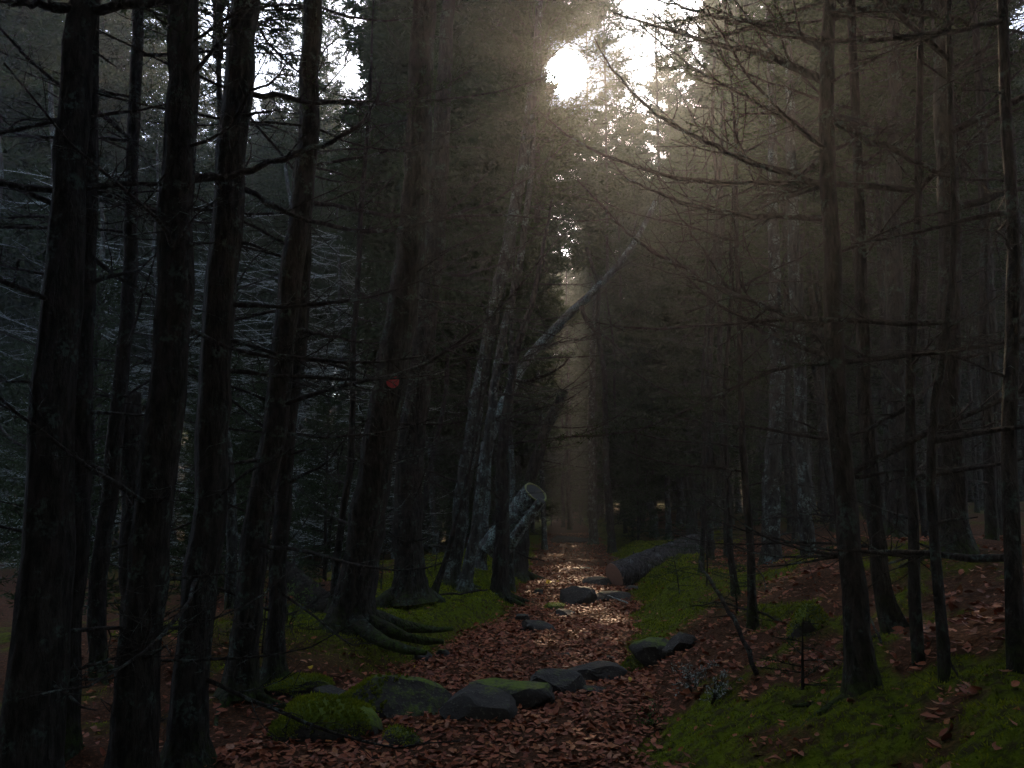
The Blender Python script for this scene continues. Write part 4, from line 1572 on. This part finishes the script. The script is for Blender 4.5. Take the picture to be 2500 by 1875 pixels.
BLUEB = leafy_mat('pale_leaf', (.16, .20, .18), (.26, .30, .27), .5, .2, .4)
for k, (px, py, h, mat, lab) in enumerate([
    (1690, 1690, .32, BLUEB, 'small pale twiggy bush where the leaf slope meets the path'),
    (1735, 1720, .28, BLUEB, 'second small pale twiggy bush, lower down the leaf slope'),
    (700, 1530, .5, FERN, 'green undergrowth plant behind the narrow trunk on the left'),
    (610, 1420, .6, FERN, 'leafy undergrowth plant in the gap behind the tall leaning trunk'),
    (1590, 1780, .22, FERN, 'small light green seedling at the right edge of the leaves'),
]):
    p = on_ground(px, py)
    r = np.random.default_rng(600 + k)
    t = thing('low_shrub', lab, 'shrub', p)
    ms, ml = MB(), MB()
    P, D = [], []
    for s in range(9):
        az = r.uniform(0, 6.28)
        bp = bent((0, 0, -.02), (math.cos(az) * .6, math.sin(az) * .6, 1), h * r.uniform(.6, 1.1), 5, r, wig=.15)
        ms.tube(bp, np.linspace(.004, .0015, 5), 3)
        ends = twigs_on(ms, bp, .004, r, 16, h * .4, True, flat=False)
        for e in ends:
            P += [e[-1], e[1]]
            D += [e[-1] - e[0] + r.normal(0, .05, 3), r.normal(0, 1, 3)]
    ml.blades(np.array(P), np.array(D), r.uniform(.015, .035, len(P)), .012, tint=r.uniform(0, .9, len(P)))
    link('stems', ms.mesh('stems', TWIG), t)
    k_ = link('leaves', ml.mesh('leaves', mat), t)

# stray yellow leaves
YL = []
for k in range(3):
    b_ = MB()
    b_.add(*LEAVES[k])
    YL.append(b_.mesh('yellow_leaf', YELLOW))
for k, (px, py, s, lab) in enumerate([
    (758, 1645, .10, 'single yellow leaf lying above the left end of the row of rocks'),
    (1340, 1428, .17, 'bright yellow leaf at the tip of the mossy left bank'),
    (1362, 1426, .14, 'yellow leaf right of the brightest one at the tip of the left bank'),
    (1538, 1670, .07, 'orange yellow leaf right of the flat bluish stone'),
    (1520, 1644, .06, 'small yellow leaf below the sunlit mossy stone'),
    (1010, 1640, .06, 'small pale yellow leaf in the brown leaves behind the largest rock'),
]):
    p = on_ground(px, py)
    o = link('yellow_leaf', YL[k % 3], None, (p[0], p[1], p[2] + .035))
    o.scale = (s,) * 3
    o.rotation_euler = (R.uniform(-.5, .5), R.uniform(-.7, -.2), R.uniform(0, 6))
    tag(o, lab, 'leaf')

# ------------------------------------------------------------------ mist
hm = bpy.data.materials.new('haze')
hm.use_nodes = True
ht = hm.node_tree
ht.nodes.clear()
pv = nd(ht, 'ShaderNodeVolumePrincipled')
pv.inputs['Color'].default_value = (.88, .92, .96, 1)
pv.inputs['Density'].default_value = HAZE_DENSITY
pv.inputs['Anisotropy'].default_value = HAZE_ANISO
ho = nd(ht, 'ShaderNodeOutputMaterial')
ht.links.new(pv.outputs[0], ho.inputs['Volume'])
try:
    hm.cycles.homogeneous_volume = True
except Exception:
    pass
bx0, bx1, by0, by1, bz0, bz1 = -72, 72, -32, 102, -4.0, 30.0
mb = MB()
mb.add([[bx0, by0, bz0], [bx1, by0, bz0], [bx1, by1, bz0], [bx0, by1, bz0], [bx0, by0, bz1], [bx1, by0, bz1], [bx1, by1, bz1], [bx0, by1, bz1]],
       [[0, 3, 2, 1], [4, 5, 6, 7], [0, 1, 5, 4], [1, 2, 6, 5], [2, 3, 7, 6], [3, 0, 4, 7]])
hz = link('haze', mb.mesh('haze', hm, False))
tag(hz, 'thin morning mist hanging in the forest air', kind='stuff')

# ------------------------------------------------------------------ say which tree is which
MARKS = [(-9999, 'the left edge'), (103, 'the thickest left trunk'), (390, 'the foreground pair'), (640, 'the tall leaning trunk'), (900, 'the red disc trunk'),
         (1120, 'the clump'), (1270, 'the propped log'), (1395, 'the far path'), (1600, "the log's cut end"), (1730, "the log's upper end"), (1888, 'the lit grey trunk'),
         (2070, 'the tallest right trunk'), (2328, 'the thick right trunk'), (9999, 'the right edge')]
ORD = ['nearest', 'second', 'third', 'fourth', 'fifth', 'sixth', 'seventh', 'eighth', 'ninth', 'tenth', 'eleventh', 'twelfth', 'thirteenth', 'fourteenth', 'fifteenth', 'sixteenth', 'seventeenth', 'eighteenth', 'nineteenth', 'twentieth'] + ['twenty-' + w for w in ('first', 'second', 'third', 'fourth', 'fifth', 'sixth', 'seventh', 'eighth', 'ninth')] + ['thirtieth'] + ['thirty-' + w for w in ('first', 'second', 'third', 'fourth', 'fifth', 'sixth', 'seventh', 'eighth', 'ninth')] + ['fortieth'] * 20
KIND = {'misty stand of lichen hung spruces': 'pale lichen hung spruce', 'crowded dark spruces up the right slope': 'thin dark slope spruce',
        'hazy distant spruces beyond the path': 'hazy distant spruce', 'tall spruces at the far end of the path': 'tall thick crowned spruce',
        'young bushy spruces far down the path': 'low bushy spruce', 'tall spruces behind the misty stand': 'tall misty spruce',
        'tall spruces at the back of the right wood': 'dark backdrop spruce', 'dense spruces dark against the sun': 'dense sunward spruce',
        'loosely leaved trees against the bright gap': 'loosely leaved gap tree', 'lower spruces under the bright gap': 'low gap spruce',
        'tall spruces round the sun': 'tall spruce round the sun', 'tall dark spruces at the far left': 'dark far left spruce',
        'young green spruces between the left trunks': 'young green spruce', 'low spruces closing the far end of the path': 'low hazy end spruce'}
buckets = {}
for o in COL.objects:
    gname = o.get('group')
    if gname in KIND:
        p = view_px(o.location.x, o.location.y)
        k = max(i for i in range(len(MARKS)) if MARKS[i][0] <= p)
        buckets.setdefault((gname, k), []).append(o)
for (gname, k), obs in buckets.items():
    obs.sort(key=lambda o: o.location.y)
    where = ('between %s and %s' % (MARKS[k][1], MARKS[k + 1][1])).replace('between the left edge and', 'left of').replace(' and the right edge', '').replace('between the thick right trunk', 'right of the thick right trunk')
    for n_, o in enumerate(obs):
        o['label'] = KIND[gname] + ' ' + where if len(obs) == 1 else '%s, %s one %s' % (KIND[gname], ORD[n_] if n_ < len(obs) - 1 or n_ == 0 else 'rearmost', where)
